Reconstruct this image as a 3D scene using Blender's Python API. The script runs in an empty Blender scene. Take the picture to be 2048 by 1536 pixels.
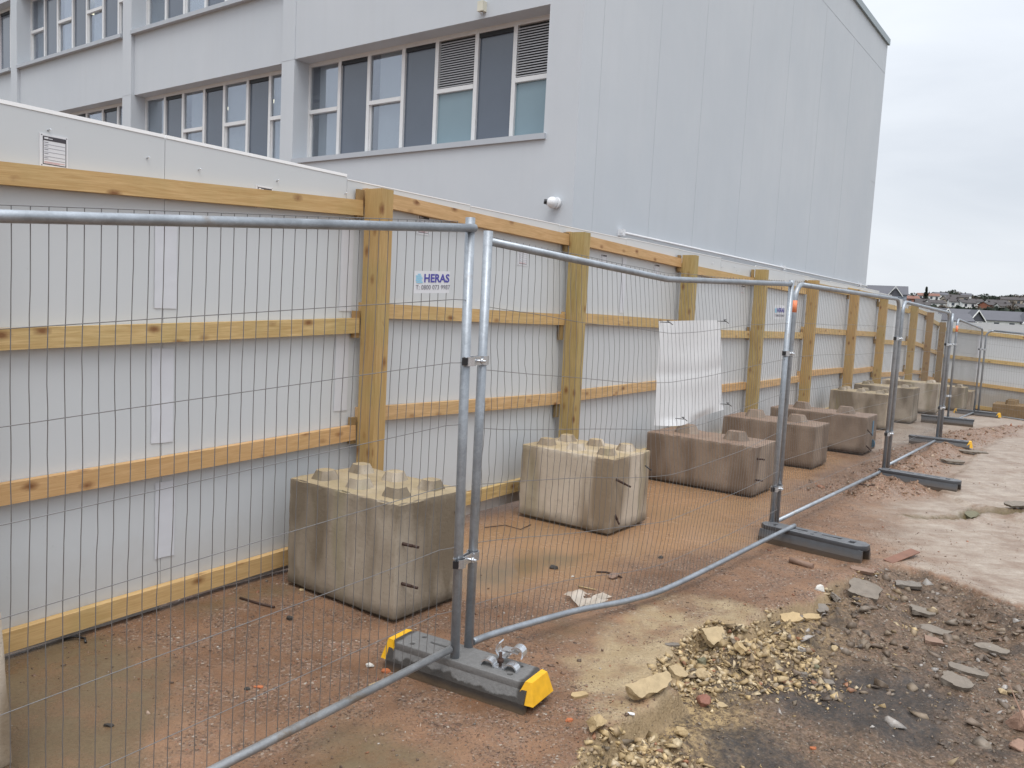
import bpy, bmesh, math, random
import numpy as np
from mathutils import Vector, Matrix, noise
rad = math.radians
rng = random.Random(7)
nr = np.random.default_rng(11)
sc = bpy.context.scene
C = sc.collection

# ------------------------------------------------------------------ camera
cam_d = bpy.data.cameras.new("camera"); cam = bpy.data.objects.new("camera", cam_d); C.objects.link(cam)
X_ = Vector((0.99868379, 0.00475553, 0.05106923)); U_ = Vector((-0.05129017, 0.09259612, 0.99438186)); F_ = Vector((0, 0.99569239, -0.09271816))
cam.matrix_world = Matrix(((X_.x, U_.x, -F_.x, 0), (X_.y, U_.y, -F_.y, 0), (X_.z, U_.z, -F_.z, 1.65), (0, 0, 0, 1)))
cam_d.sensor_width = 36; cam_d.lens = 1620 / 2048 * 36; cam_d.clip_start = 0.05; cam_d.clip_end = 3000
sc.camera = cam

# ------------------------------------------------------------------ overcast sky
SUN_EL, SUN_AZ = rad(66), rad(174)
world = bpy.data.worlds.new("World"); sc.world = world; world.use_nodes = True
wt = world.node_tree; wn = wt.nodes; wl = wt.links; wn.clear()
def wnode(t, **k):
    n = wn.new(t)
    for a, b in k.items(): setattr(n, a, b)
    return n
sky = wnode('ShaderNodeTexSky', sky_type='NISHITA', sun_disc=False, sun_elevation=SUN_EL, sun_rotation=SUN_AZ)
sky.air_density = 1.0; sky.dust_density = 5.0
skys = wnode('ShaderNodeVectorMath', operation='SCALE'); skys.inputs[3].default_value = 0.012
wl.new(sky.outputs[0], skys.inputs[0])
tc = wnode('ShaderNodeTexCoord')
sep = wnode('ShaderNodeSeparateXYZ'); wl.new(tc.outputs['Generated'], sep.inputs[0])
mp = wnode('ShaderNodeMapping'); mp.inputs['Scale'].default_value = (1.0, 1.0, 3.2); wl.new(tc.outputs['Generated'], mp.inputs[0])
cn = wnode('ShaderNodeTexNoise'); cn.inputs['Scale'].default_value = 2.3; cn.inputs['Detail'].default_value = 6; cn.inputs['Roughness'].default_value = .5
cn.inputs['Distortion'].default_value = .5
wl.new(mp.outputs[0], cn.inputs[0])
cr = wnode('ShaderNodeValToRGB'); cr.color_ramp.elements[0].position = .32; cr.color_ramp.elements[1].position = .68
cr.color_ramp.elements[0].color = (.60, .645, .71, 1); cr.color_ramp.elements[1].color = (.76, .80, .855, 1)
wl.new(cn.outputs[0], cr.inputs[0])
gr = wnode('ShaderNodeValToRGB'); e = gr.color_ramp.elements
e[0].position = 0; e[0].color = (.93, .92, .90, 1); e[1].position = 1; e[1].color = (2.3, 2.26, 2.2, 1)
x = gr.color_ramp.elements.new(.06); x.color = (.94, .93, .915, 1)
x = gr.color_ramp.elements.new(.2); x.color = (.905, .90, .895, 1)
x = gr.color_ramp.elements.new(.5); x.color = (1.2, 1.19, 1.17, 1)
wl.new(sep.outputs[2], gr.inputs[0])
mul = wnode('ShaderNodeVectorMath', operation='MULTIPLY'); wl.new(cr.outputs[0], mul.inputs[0]); wl.new(gr.outputs[0], mul.inputs[1])
add = wnode('ShaderNodeVectorMath', operation='ADD'); wl.new(mul.outputs[0], add.inputs[0]); wl.new(skys.outputs[0], add.inputs[1])
bg = wnode('ShaderNodeBackground'); wl.new(add.outputs[0], bg.inputs[0]); bg.inputs[1].default_value = 0.96
wo = wnode('ShaderNodeOutputWorld'); wl.new(bg.outputs[0], wo.inputs[0])
sun_d = bpy.data.lights.new("sun", 'SUN'); sun_d.energy = 1.3; sun_d.angle = rad(34); sun_d.color = (1, .97, .93)
sun = bpy.data.objects.new("sun", sun_d); C.objects.link(sun)
sdir = Vector((math.sin(SUN_AZ) * math.cos(SUN_EL), math.cos(SUN_AZ) * math.cos(SUN_EL), math.sin(SUN_EL)))
sun.rotation_euler = sdir.to_track_quat('Z', 'Y').to_euler(); sun.location = (5, -5, 20)
sc.view_settings.view_transform = 'Standard'; sc.view_settings.look = 'None'
sc.view_settings.exposure = 0.36; sc.view_settings.gamma = 1; sc.view_settings.use_curve_mapping = False

# ------------------------------------------------------------------ frame of the site
AZ = rad(36.15); DX, DY = math.sin(AZ), math.cos(AZ)
D3 = Vector((DX, DY, 0)); N3 = Vector((DY, -DX, 0)); Z3 = Vector((0, 0, 1))
def W(u, v, z=0.0): return D3 * u + N3 * v + Z3 * z
VC = -3.878                                  # inner face of the hoarding boards
def smooth(a, b, t):
    t = np.clip((t - a) / (b - a), 0, 1); return t * t * (3 - 2 * t)
def gz(x, y):
    """broad height of the site (numpy friendly)"""
    x = np.asarray(x, float); y = np.asarray(y, float)
    u = DX * x + DY * y; v = DY * x - DX * y
    r = np.hypot(x, y)
    z = -.035 * np.clip(2.6 - u, 0, 4) - .075 * np.log1p(np.exp((u - 18.6) * 1.5)) / 1.5 - .055 * np.clip(v + 3.2, 0, 8) * smooth(17, 24, u)
    z = np.maximum(z, -1.4)
    f = smooth(45, 150, r)
    z = z * (1 - f)
    z = z + 9 * smooth(210, 400, r) + 7 * smooth(400, 620, r)
    return z

# ------------------------------------------------------------------ object helpers
def tag(o, label=None, cat=None, group=None, kind=None):
    if label: o['label'] = label
    if cat: o['category'] = cat
    if group: o['group'] = group
    if kind: o['kind'] = kind
    return o
def empty(name, loc=(0, 0, 0), rz=0.0, label=None, cat=None, group=None):
    o = bpy.data.objects.new(name, None); C.objects.link(o); o.location = loc; o.rotation_euler = (0, 0, rz); o.empty_display_size = .1
    return tag(o, label, cat, group)
def link(name, me, mat=None, parent=None, M=None, world=False):
    o = bpy.data.objects.new(name, me); C.objects.link(o)
    if mat is not None:
        for m in (mat if isinstance(mat, (list, tuple)) else [mat]): me.materials.append(m)
    if parent is not None:
        o.parent = parent
        if world:
            loc = parent.location; o.matrix_parent_inverse = (Matrix.Translation(loc) @ Matrix.Rotation(parent.rotation_euler[2], 4, 'Z')).inverted()
    if M is not None: o.matrix_basis = M
    return o
def setsmooth(me, ang=None):
    me.polygons.foreach_set('use_smooth', [True] * len(me.polygons))
    if ang is not None:
        try: me.set_sharp_from_angle(angle=rad(ang))
        except Exception: pass
def np_mesh(name, V, Fq, smooth_=False, mats=None):
    me = bpy.data.meshes.new(name); V = np.asarray(V, np.float32); Fq = np.asarray(Fq, np.int32)
    k = Fq.shape[1]
    me.vertices.add(len(V)); me.vertices.foreach_set('co', V.ravel())
    me.loops.add(Fq.size); me.loops.foreach_set('vertex_index', Fq.ravel())
    me.polygons.add(len(Fq)); me.polygons.foreach_set('loop_start', np.arange(0, Fq.size, k, dtype=np.int32))
    if mats is not None: me.polygons.foreach_set('material_index', np.asarray(mats, np.int32))
    if smooth_: me.polygons.foreach_set('use_smooth', np.ones(len(Fq), bool))
    me.update(calc_edges=True); me.validate(clean_customdata=False)
    return me
def attr(me, name, a):
    at = me.attributes.new(name, 'FLOAT', 'POINT'); at.data.foreach_set('value', np.asarray(a, np.float32).ravel())
def cattr(me, name, a):
    at = me.attributes.new(name, 'FLOAT_COLOR', 'POINT'); b = np.ones((len(a), 4), np.float32); b[:, :3] = a; at.data.foreach_set('color', b.ravel())
class MB:
    def __init__(s): s.b = bmesh.new()
    def box(s, lo, hi, M=None, mi=0):
        co = [(lo[0] if i & 1 == 0 else hi[0], lo[1] if i & 2 == 0 else hi[1], lo[2] if i & 4 == 0 else hi[2]) for i in range(8)]
        v = [s.b.verts.new((M @ Vector(c)) if M else c) for c in co]
        for f in ((0, 2, 3, 1), (4, 5, 7, 6), (0, 1, 5, 4), (2, 6, 7, 3), (0, 4, 6, 2), (1, 3, 7, 5)):
            fc = s.b.faces.new([v[i] for i in f]); fc.material_index = mi
        return s
    def hexa(s, p, mi=0):
        v = [s.b.verts.new(c) for c in p]
        for f in ((0, 3, 2, 1), (4, 5, 6, 7), (0, 1, 5, 4), (1, 2, 6, 5), (2, 3, 7, 6), (3, 0, 4, 7)):
            fc = s.b.faces.new([v[i] for i in f]); fc.material_index = mi
        return s
    def tube(s, pts, r, n=10, caps=True, mi=0):
        pts = [Vector(p) for p in pts]; rings = []
        t0 = (pts[1] - pts[0]).normalized(); a = t0.orthogonal().normalized()
        for i, p in enumerate(pts):
            t = (pts[min(i + 1, len(pts) - 1)] - pts[max(i - 1, 0)]).normalized()
            a = (a - t * a.dot(t)).normalized(); b = t.cross(a)
            rr = r[i] if isinstance(r, (list, tuple)) else r
            rings.append([s.b.verts.new(p + a * rr * math.cos(2 * math.pi * k / n) + b * rr * math.sin(2 * math.pi * k / n)) for k in range(n)])
        for i in range(len(rings) - 1):
            for k in range(n):
                f = s.b.faces.new((rings[i][k], rings[i][(k + 1) % n], rings[i + 1][(k + 1) % n], rings[i + 1][k])); f.smooth = True; f.material_index = mi
        if caps:
            f = s.b.faces.new(rings[0][::-1]); f.material_index = mi
            f = s.b.faces.new(rings[-1]); f.material_index = mi
        return s
    def prism(s, poly, a, b, mi=0):
        """poly list of 2d pts -> mapped by a(p), b(p) to the two ends"""
        va = [s.b.verts.new(a(p)) for p in poly]; vb = [s.b.verts.new(b(p)) for p in poly]
        n = len(poly)
        for i in range(n):
            f = s.b.faces.new((va[i], va[(i + 1) % n], vb[(i + 1) % n], vb[i])); f.material_index = mi
        f = s.b.faces.new(va[::-1]); f.material_index = mi
        f = s.b.faces.new(vb); f.material_index = mi
        return s
    def quad(s, p, mi=0):
        f = s.b.faces.new([s.b.verts.new(c) for c in p]); f.material_index = mi; return s
    def bevel(s, w, seg=2):
        ed = [e for e in s.b.edges if len(e.link_faces) == 2 and e.calc_face_angle(0) > .5]
        bmesh.ops.bevel(s.b, geom=ed, offset=w, segments=seg, affect='EDGES', profile=.6); return s
    def mesh(s, name='m', recalc=True):
        if recalc: bmesh.ops.recalc_face_normals(s.b, faces=s.b.faces)
        me = bpy.data.meshes.new(name); s.b.to_mesh(me); s.b.free(); return me
    def build(s, name, mat, parent=None, world=False, M=None):
        return link(name, s.mesh(name), mat, parent, M, world)
def np_tubes(paths, r, n=4):
    V = []; Fc = []; base = 0
    ang = np.arange(n) * 2 * math.pi / n + .4
    for P in paths:
        P = np.asarray(P, float); m = len(P)
        T = np.gradient(P, axis=0); T /= np.linalg.norm(T, axis=1)[:, None]
        ref = np.array([0, 0, 1.]) if abs(T[0][2]) < .7 else np.array([1., 0, 0])
        A = np.cross(T, ref); A /= np.linalg.norm(A, axis=1)[:, None]; B = np.cross(T, A)
        R = P[:, None, :] + r * (A[:, None, :] * np.cos(ang)[None, :, None] + B[:, None, :] * np.sin(ang)[None, :, None])
        V.append(R.reshape(-1, 3))
        i = np.arange(m - 1)[:, None]; k = np.arange(n)[None, :]; k2 = (k + 1) % n
        f = np.stack([base + i * n + k, base + i * n + k2, base + (i + 1) * n + k2, base + (i + 1) * n + k], -1).reshape(-1, 4)
        Fc.append(f); base += m * n
    return np.concatenate(V), np.concatenate(Fc)

# ------------------------------------------------------------------ numpy noise
def _h(i, j, s):
    n = (i * 374761393 + j * 668265263 + s * 1442695041) & 0x7fffffff
    n = ((n ^ (n >> 13)) * 1274126177) & 0x7fffffff
    return ((n ^ (n >> 16)) & 0xffff) / 65535.0
def vnoise(x, y, s=0):
    xi = np.floor(x).astype(np.int64); yi = np.floor(y).astype(np.int64); fx = x - xi; fy = y - yi
    fx = fx * fx * (3 - 2 * fx); fy = fy * fy * (3 - 2 * fy)
    a = _h(xi, yi, s); b = _h(xi + 1, yi, s); c = _h(xi, yi + 1, s); d = _h(xi + 1, yi + 1, s)
    return (a * (1 - fx) + b * fx) * (1 - fy) + (c * (1 - fx) + d * fx) * fy
def fbm(x, y, f=1.0, o=4, s=0, g=.5):
    t = 0; a = 1; w = 0
    for k in range(o):
        t = t + a * vnoise(x * f + 17.3 * k, y * f - 9.1 * k, s + k * 7); w += a; a *= g; f *= 2.03
    return t / w - .5
def sd(poly, x, y):
    """signed distance, negative inside"""
    p = np.array(poly, float); n = len(p); dmin = np.full(x.shape, 1e9); ins = np.zeros(x.shape, bool)
    for i in range(n):
        a = p[i]; b = p[(i + 1) % n]; e = b - a; wx = x - a[0]; wy = y - a[1]
        t = np.clip((wx * e[0] + wy * e[1]) / (e @ e + 1e-12), 0, 1)
        dmin = np.minimum(dmin, (wx - t * e[0]) ** 2 + (wy - t * e[1]) ** 2)
        if a[1] != b[1]:
            c = ((a[1] <= y) != (b[1] <= y)) & (x < (b[0] - a[0]) * (y - a[1]) / (b[1] - a[1]) + a[0]); ins ^= c
    d = np.sqrt(dmin); return np.where(ins, -d, d)

# ------------------------------------------------------------------ materials
class NT:
    def __init__(s, name):
        s.m = bpy.data.materials.new(name); s.m.use_nodes = True; s.t = s.m.node_tree; s.n = s.t.nodes; s.l = s.t.links
        s.bsdf = s.n['Principled BSDF']; s.out = s.n['Material Output']
    def new(s, t, **k):
        n = s.n.new(t)
        for a, b in k.items(): setattr(n, a, b)
        return n
    def link(s, a, b): s.l.new(a, b)
    def coord(s, kind='Object', scale=(1, 1, 1), rnd=False):
        tc = s.new('ShaderNodeTexCoord'); mp = s.new('ShaderNodeMapping'); mp.inputs['Scale'].default_value = scale
        s.link(tc.outputs[kind], mp.inputs[0])
        if rnd:
            oi = s.new('ShaderNodeObjectInfo'); m = s.new('ShaderNodeMath', operation='MULTIPLY'); m.inputs[1].default_value = 37.0
            s.link(oi.outputs['Random'], m.inputs[0]); cx = s.new('ShaderNodeCombineXYZ')
            for i in range(3): s.link(m.outputs[0], cx.inputs[i])
            s.link(cx.outputs[0], mp.inputs['Location'])
        return mp.outputs[0]
    def noise(s, v, scale, detail=4, rough=.5, dist=0.0):
        n = s.new('ShaderNodeTexNoise'); n.inputs['Scale'].default_value = scale; n.inputs['Detail'].default_value = detail
        n.inputs['Roughness'].default_value = rough; n.inputs['Distortion'].default_value = dist; s.link(v, n.inputs[0]); return n.outputs[0]
    def voro(s, v, scale, out='Distance', feature='F1'):
        n = s.new('ShaderNodeTexVoronoi'); n.feature = feature; n.inputs['Scale'].default_value = scale; s.link(v, n.inputs[0]); return n.outputs[out]
    def ramp(s, f, stops):
        r = s.new('ShaderNodeValToRGB'); e = r.color_ramp.elements
        while len(e) < len(stops): e.new(.5)
        for i, (p, c) in enumerate(stops):
            e[i].position = p; e[i].color = (c, c, c, 1) if isinstance(c, (int, float)) else (*c, 1)
        s.link(f, r.inputs[0]); return r.outputs[0]
    def mix(s, f, a, b, mode='MIX'):
        m = s.new('ShaderNodeMix', data_type='RGBA', blend_type=mode)
        for i, v in ((0, f), (6, a), (7, b)):
            sock = m.inputs[i]
            if isinstance(v, (int, float)): sock.default_value = v if i == 0 else (v, v, v, 1)
            elif isinstance(v, tuple): sock.default_value = (*v, 1)
            else: s.link(v, sock)
        return m.outputs[2]
    def math(s, op, a, b=0.0, clamp=False):
        m = s.new('ShaderNodeMath', operation=op); m.use_clamp = clamp
        for i, v in enumerate((a, b)):
            if isinstance(v, (int, float)): m.inputs[i].default_value = v
            else: s.link(v, m.inputs[i])
        return m.outputs[0]
    def attr(s, name):
        a = s.new('ShaderNodeAttribute'); a.attribute_name = name; return a
    def bump(s, h, strength=.3, dist=.01):
        b = s.new('ShaderNodeBump'); b.inputs['Strength'].default_value = strength; b.inputs['Distance'].default_value = dist
        s.link(h, b.inputs['Height']); s.link(b.outputs[0], s.bsdf.inputs['Normal']); return b
    def set(s, **k):
        names = dict(base='Base Color', rough='Roughness', metal='Metallic', coat='Coat Weight', spec='Specular IOR Level', coatr='Coat Roughness')
        for a, v in k.items():
            sock = s.bsdf.inputs[names.get(a, a)]
            if isinstance(v, (int, float)): sock.default_value = v
            elif isinstance(v, tuple): sock.default_value = (*v, 1)
            else: s.link(v, sock)
        return s
def plain(name, col, rough=.5, metal=0.0, var=.12, scale=8.0, bump=0.0, **k):
    t = NT(name); v = t.coord('Object', rnd=True); n = t.noise(v, scale, 5, .6)
    c = t.mix(n, tuple(x * (1 - var) for x in col), tuple(min(1, x * (1 + var)) for x in col))
    t.set(base=c, rough=rough, metal=metal, **k)
    if bump: t.bump(t.noise(v, scale * 6, 4, .6), bump, .004)
    return t.m
def m_galv(name='galvanised_steel', col=(.34, .37, .405), rust=0.0):
    t = NT(name); v = t.coord('Object', rnd=True)
    sp = t.voro(v, 60, 'Color'); n2 = t.noise(v, 9, 5, .6); n3 = t.noise(v, 140, 3, .6)
    a = t.mix(t.ramp(n2, [(.35, 0.0), (.65, 1.0)]), tuple(c * .86 for c in col), tuple(c * 1.14 for c in col))
    bw = t.new('ShaderNodeRGBToBW'); t.link(sp, bw.inputs[0]); a = t.mix(.10, a, bw.outputs[0], 'OVERLAY'); a = t.mix(t.ramp(n3, [(.35, 0.0), (.7, .28)]), a, tuple(c * .6 for c in col))
    a = t.mix(t.ramp(t.noise(v, 5, 6, .7), [(.60, 0.0), (.70, .5 + rust)]), a, (.26, .21, .16))
    t.set(base=a, metal=.55, rough=t.ramp(n2, [(.3, .34), (.7, .5)])); t.bump(n3, .15, .002); return t.m
def m_timber(name, col=(.60, .42, .17), green=.35, red=0.0):
    t = NT(name); v = t.coord('Object', (1, 1, 1), rnd=True)
    mp = t.new('ShaderNodeMapping'); mp.inputs['Scale'].default_value = (.8, 11, 11); t.link(v, mp.inputs[0])
    wv = t.noise(mp.outputs[0], 2.6, 6, .55, 1.6)
    mp2 = t.new('ShaderNodeMapping'); mp2.inputs['Scale'].default_value = (3, 90, 90); t.link(v, mp2.inputs[0])
    fine = t.noise(mp2.outputs[0], 2.4, 4, .6, .6)
    c = t.ramp(wv, [(.3, tuple(x * y for x, y in zip(col, (.84, .80, .72)))), (.47, col), (.6, tuple(min(1, x * y) for x, y in zip(col, (1.16, 1.18, 1.25)))), (.74, tuple(x * y for x, y in zip(col, (.86, .8, .68))))])
    c = t.mix(t.ramp(fine, [(.35, .5), (.6, 0.0)]), c, tuple(x * y for x, y in zip(col, (.62, .52, .38))))
    oi = t.new('ShaderNodeObjectInfo')
    c = t.mix(t.math('MULTIPLY', oi.outputs['Random'], .42), c, (.52, .29, .12))
    if green: c = t.mix(t.ramp(t.noise(v, 2.1, 4, .6), [(.45, 0.0), (.72, green)]), c, (.30, .27, .10))
    # knots
    mk = t.new('ShaderNodeMapping'); mk.inputs['Scale'].default_value = (7.5, 14, 14); t.link(v, mk.inputs[0])
    vo = t.new('ShaderNodeTexVoronoi'); vo.inputs['Scale'].default_value = .95; vo.inputs['Randomness'].default_value = 1; t.link(mk.outputs[0], vo.inputs[0])
    kc = t.new('ShaderNodeSeparateColor'); t.link(vo.outputs['Color'], kc.inputs[0])
    kn = t.math('ADD', t.math('ADD', vo.outputs['Distance'], t.math('MULTIPLY', t.noise(v, 60, 3, .5), .12)), t.math('MULTIPLY', t.math('LESS_THAN', kc.outputs[0], .58), 9.0))
    c = t.mix(t.ramp(kn, [(.14, .9), (.24, .55), (.40, 0.0)]), c, (.17, .065, .022))
    if red: c = t.mix(red, c, (.42, .17, .06))
    t.set(base=c, rough=.62, spec=.35); t.bump(t.mix(.5, wv, fine), .35, .004); return t.m
def m_conc(name, light, dark, stain, top=(.30, .24, .13), green=(.20, .20, .09), wet=.55):
    t = NT(name); v = t.coord('Object', rnd=True)
    n1 = t.noise(v, 2.2, 6, .6); n2 = t.noise(v, 45, 5, .65); n3 = t.noise(v, 9, 6, .7)
    c = t.mix(t.ramp(n1, [(.35, 0.0), (.65, 1.0)]), dark, light)
    ms = t.new('ShaderNodeMapping'); ms.inputs['Scale'].default_value = (1.7, 1.7, .42); t.link(v, ms.inputs[0])
    sg = t.new('ShaderNodeSeparateXYZ'); t.link(t.coord('Object'), sg.inputs[0]); st = t.math('ADD', t.noise(ms.outputs[0], 2.1, 3, .5, .05), t.math('MULTIPLY', sg.outputs[2], .10))
    c = t.mix(t.ramp(st, [(.46, 0.0), (.60, .95)]), c, stain)
    ms2 = t.new('ShaderNodeMapping'); ms2.inputs['Scale'].default_value = (2.6, 2.6, .5); ms2.inputs['Location'].default_value = (3, 7, 1); t.link(v, ms2.inputs[0])
    c = t.mix(t.ramp(t.noise(ms2.outputs[0], 1.5, 2, .5, .3), [(.57, 0.0), (.66, .5)]), c, green)
    c = t.mix(t.ramp(n3, [(.58, 0.0), (.75, .4)]), c, tuple(x * .75 for x in stain))
    # silt and algae settle on upward faces
    ge = t.new('ShaderNodeNewGeometry'); sx = t.new('ShaderNodeSeparateXYZ'); t.link(ge.outputs['True Normal'], sx.inputs[0])
    up = t.ramp(sx.outputs[2], [(.45, 0.0), (.85, 1.0)])
    c = t.mix(t.math('MULTIPLY', up, t.ramp(n3, [(.3, 1.0), (.75, .35)])), c, top)
    sp = t.voro(v, 48); c = t.mix(t.ramp(t.math('ADD', sp, t.math('MULTIPLY', n2, .12)), [(.12, .75), (.2, 0.0)]), c, tuple(x * .5 for x in dark))
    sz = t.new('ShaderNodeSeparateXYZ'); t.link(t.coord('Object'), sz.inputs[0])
    low_dark = t.ramp(t.math('ADD', sz.outputs[2], t.math('MULTIPLY', n3, .08)), [(.05, .75), (.12, 0.0)]); c = t.mix(low_dark, c, tuple(x * .42 for x in stain))  # concrete gets darker towards the bottom of the block
    t.set(base=c, rough=t.ramp(n1, [(.3, wet), (.7, wet + .25)])); t.bump(t.mix(.5, n2, n3), .6, .012); return t.m
def m_render(name):
    t = NT(name); v = t.coord('Object')
    n = t.noise(v, .35, 6, .65); f = t.noise(v, 70, 3, .6); mp = t.new('ShaderNodeMapping'); mp.inputs['Scale'].default_value = (2.5, 2.5, .12); t.link(v, mp.inputs[0])
    st = t.noise(mp.outputs[0], 1.6, 5, .6)
    c = t.mix(t.ramp(n, [(.35, 0.0), (.68, 1.0)]), (.505, .54, .58), (.545, .575, .61))
    c = t.mix(t.ramp(st, [(.5, 0.0), (.75, .35)]), c, (.495, .52, .55))
    t.set(base=c, rough=.8, spec=.3); t.bump(t.mix(.6, f, t.noise(v, 6, 4, .6)), .25, .01); return t.m
def m_board(name):
    t = NT(name); v = t.coord('Object', rnd=True); n = t.noise(v, 1.1, 4, .5); n2 = t.noise(v, 6, 5, .65)
    c = t.mix(n, (.52, .545, .565), (.575, .595, .61))
    sx = t.new('ShaderNodeSeparateXYZ'); t.link(t.coord('Object'), sx.inputs[0])
    low = t.ramp(t.math('ADD', sx.outputs[2], t.math('MULTIPLY', n2, .35)), [(.10, .8), (.32, .25), (.6, 0.0)])
    c = t.mix(low, c, (.36, .31, .25))
    c = t.mix(t.ramp(t.noise(v, 22, 4, .7), [(.66, 0.0), (.74, .18)]), c, (.33, .33, .32))
    t.set(base=c, rough=t.ramp(n2, [(.3, .32), (.7, .45)]), spec=.5); t.bump(n, .1, .01); return t.m
MAT = {}
MAT['galv'] = m_galv(); MAT['galv2'] = m_galv('galvanised_steel_dull', (.29, .315, .345))
MAT['galv_dirty'] = m_galv('galvanised_steel_muddy', (.36, .37, .38), .35)
MAT['zinc'] = plain('zinc_plated_steel', (.62, .64, .67), .25, .85, .2, 30)
MAT['wire'] = plain('galvanised_wire', (.20, .195, .195), .42, .45, .2, 20)
MAT['timber'] = m_timber('treated_timber', (.56, .41, .195)); MAT['timber_post'] = m_timber('treated_timber_post', (.40, .295, .125), .45)
MAT['timber_red'] = m_timber('fresh_timber', (.57, .38, .195), .12)
MAT['timber_dark'] = m_timber('weathered_timber_post', (.22, .16, .08), .3)
MAT['board'] = m_board('hoarding_board'); MAT['trim'] = plain('white_edge_trim', (.88, .89, .90), .35, 0, .03)
MAT['tape'] = plain('white_tape', (.60, .615, .655), .4, 0, .05, 12, .1)
MAT['render'] = m_render('painted_render'); MAT['render_reveal'] = plain('painted_render_reveal', (.43, .46, .50), .8, 0, .06, 4)
MAT['joint'] = plain('sealant_joint', (.475, .505, .545), .8)
MAT['white'] = plain('white_paint', (.72, .73, .75), .35, 0, .04)
MAT['frame'] = plain('window_frame_aluminium', (.70, .70, .70), .4, .1, .08, 12)
MAT['coping'] = plain('metal_coping', (.27, .31, .32), .35, .5, .15, 3)
MAT['panel_dark'] = plain('glazed_infill', (.085, .105, .14), .12, 0, .12, 1.5, coat=.6, coatr=.08)
MAT['teal'] = plain('obscured_glass', (.19, .275, .32), .22, 0, .12, .8, coat=.4, coatr=.1)
MAT['blind'] = plain('fabric_blind', (.80, .82, .84), .8, 0, .1, 3)
MAT['room'] = plain('room_wall', (.30, .33, .33), .9, 0, .3, .8)
MAT['louvre'] = plain('louvre_blade', (.42, .42, .43), .4, .3, .1, 10); MAT['black'] = plain('black_plastic', (.012, .012, .014), .4)
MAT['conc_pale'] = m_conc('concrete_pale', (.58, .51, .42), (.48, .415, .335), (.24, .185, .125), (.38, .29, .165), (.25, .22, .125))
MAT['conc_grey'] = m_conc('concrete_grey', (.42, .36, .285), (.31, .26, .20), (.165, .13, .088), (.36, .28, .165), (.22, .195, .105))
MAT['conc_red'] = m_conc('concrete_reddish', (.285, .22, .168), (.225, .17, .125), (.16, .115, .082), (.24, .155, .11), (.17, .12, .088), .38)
MAT['rust'] = plain('rusty_bar', (.055, .03, .022), .7, .2, .4, 40)
MAT['rustplate'] = plain('rusty_plate', (.20, .095, .06), .6, .1, .4, 12, .3)
MAT['foot_grey'] = None; MAT['rubber'] = None
MAT['yellow'] = plain('yellow_plastic', (.74, .40, .015), .45, 0, .3, 22, .1)
MAT['orange'] = plain('orange_marker_tape', (.85, .26, .12), .5, 0, .2, 60)
MAT['paper'] = plain('white_sign_sheet', (.66, .67, .70), .45, 0, .03); MAT['ink'] = plain('dark_print', (.05, .045, .055), .5)
MAT['inkblue'] = plain('blue_print', (.075, .07, .33), .5); MAT['cyan'] = plain('light_blue_print', (.28, .55, .72), .5); MAT['inkline'] = plain('grey_print', (.22, .22, .26), .5)
MAT['redprint'] = plain('red_print', (.55, .25, .25), .5)
MAT['sheet'] = plain('white_banner', (.76, .765, .775), .7, 0, .02, 5, spec=.2)
MAT['bluepaint'] = plain('blue_spray', (.10, .22, .33), .6)
def foot_mat():
    t = NT('recycled_rubber_block'); v = t.coord('Object'); n = t.noise(v, 60, 5, .7); n2 = t.noise(v, 7, 5, .6)
    dry = t.mix(n, (.09, .088, .086), (.215, .212, .208)); wet = t.mix(n, (.028, .026, .024), (.055, .048, .042))
    sx = t.new('ShaderNodeSeparateXYZ'); t.link(v, sx.inputs[0])
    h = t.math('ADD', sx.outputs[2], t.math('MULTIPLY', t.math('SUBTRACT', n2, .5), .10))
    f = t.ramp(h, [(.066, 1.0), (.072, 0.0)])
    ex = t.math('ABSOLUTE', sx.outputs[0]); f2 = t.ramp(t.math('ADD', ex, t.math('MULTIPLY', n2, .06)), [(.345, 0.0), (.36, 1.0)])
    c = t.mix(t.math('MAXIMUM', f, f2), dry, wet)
    mud = t.ramp(t.math('ADD', sx.outputs[2], t.math('MULTIPLY', n2, .04)), [(.03, .8), (.055, 0.0)])
    c = t.mix(mud, c, (.13, .09, .055))
    t.set(base=c, rough=.6); t.bump(n, .5, .006); return t.m
MAT['foot_grey'] = foot_mat()
def rubber_mat():
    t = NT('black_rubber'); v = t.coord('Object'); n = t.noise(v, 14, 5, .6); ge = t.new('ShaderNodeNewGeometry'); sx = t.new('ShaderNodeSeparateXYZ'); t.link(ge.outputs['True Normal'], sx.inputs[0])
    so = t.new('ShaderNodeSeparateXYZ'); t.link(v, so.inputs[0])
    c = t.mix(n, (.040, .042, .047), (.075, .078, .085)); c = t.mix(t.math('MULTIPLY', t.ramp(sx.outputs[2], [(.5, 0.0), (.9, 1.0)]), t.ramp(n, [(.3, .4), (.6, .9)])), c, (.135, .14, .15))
    c = t.mix(t.ramp(t.math('ADD', so.outputs[2], t.math('MULTIPLY', n, .05)), [(.045, .85), (.11, 0.0)]), c, (.105, .075, .05))
    t.set(base=c, rough=.45); t.bump(n, .3, .004); return t.m
MAT['rubber'] = rubber_mat()
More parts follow.
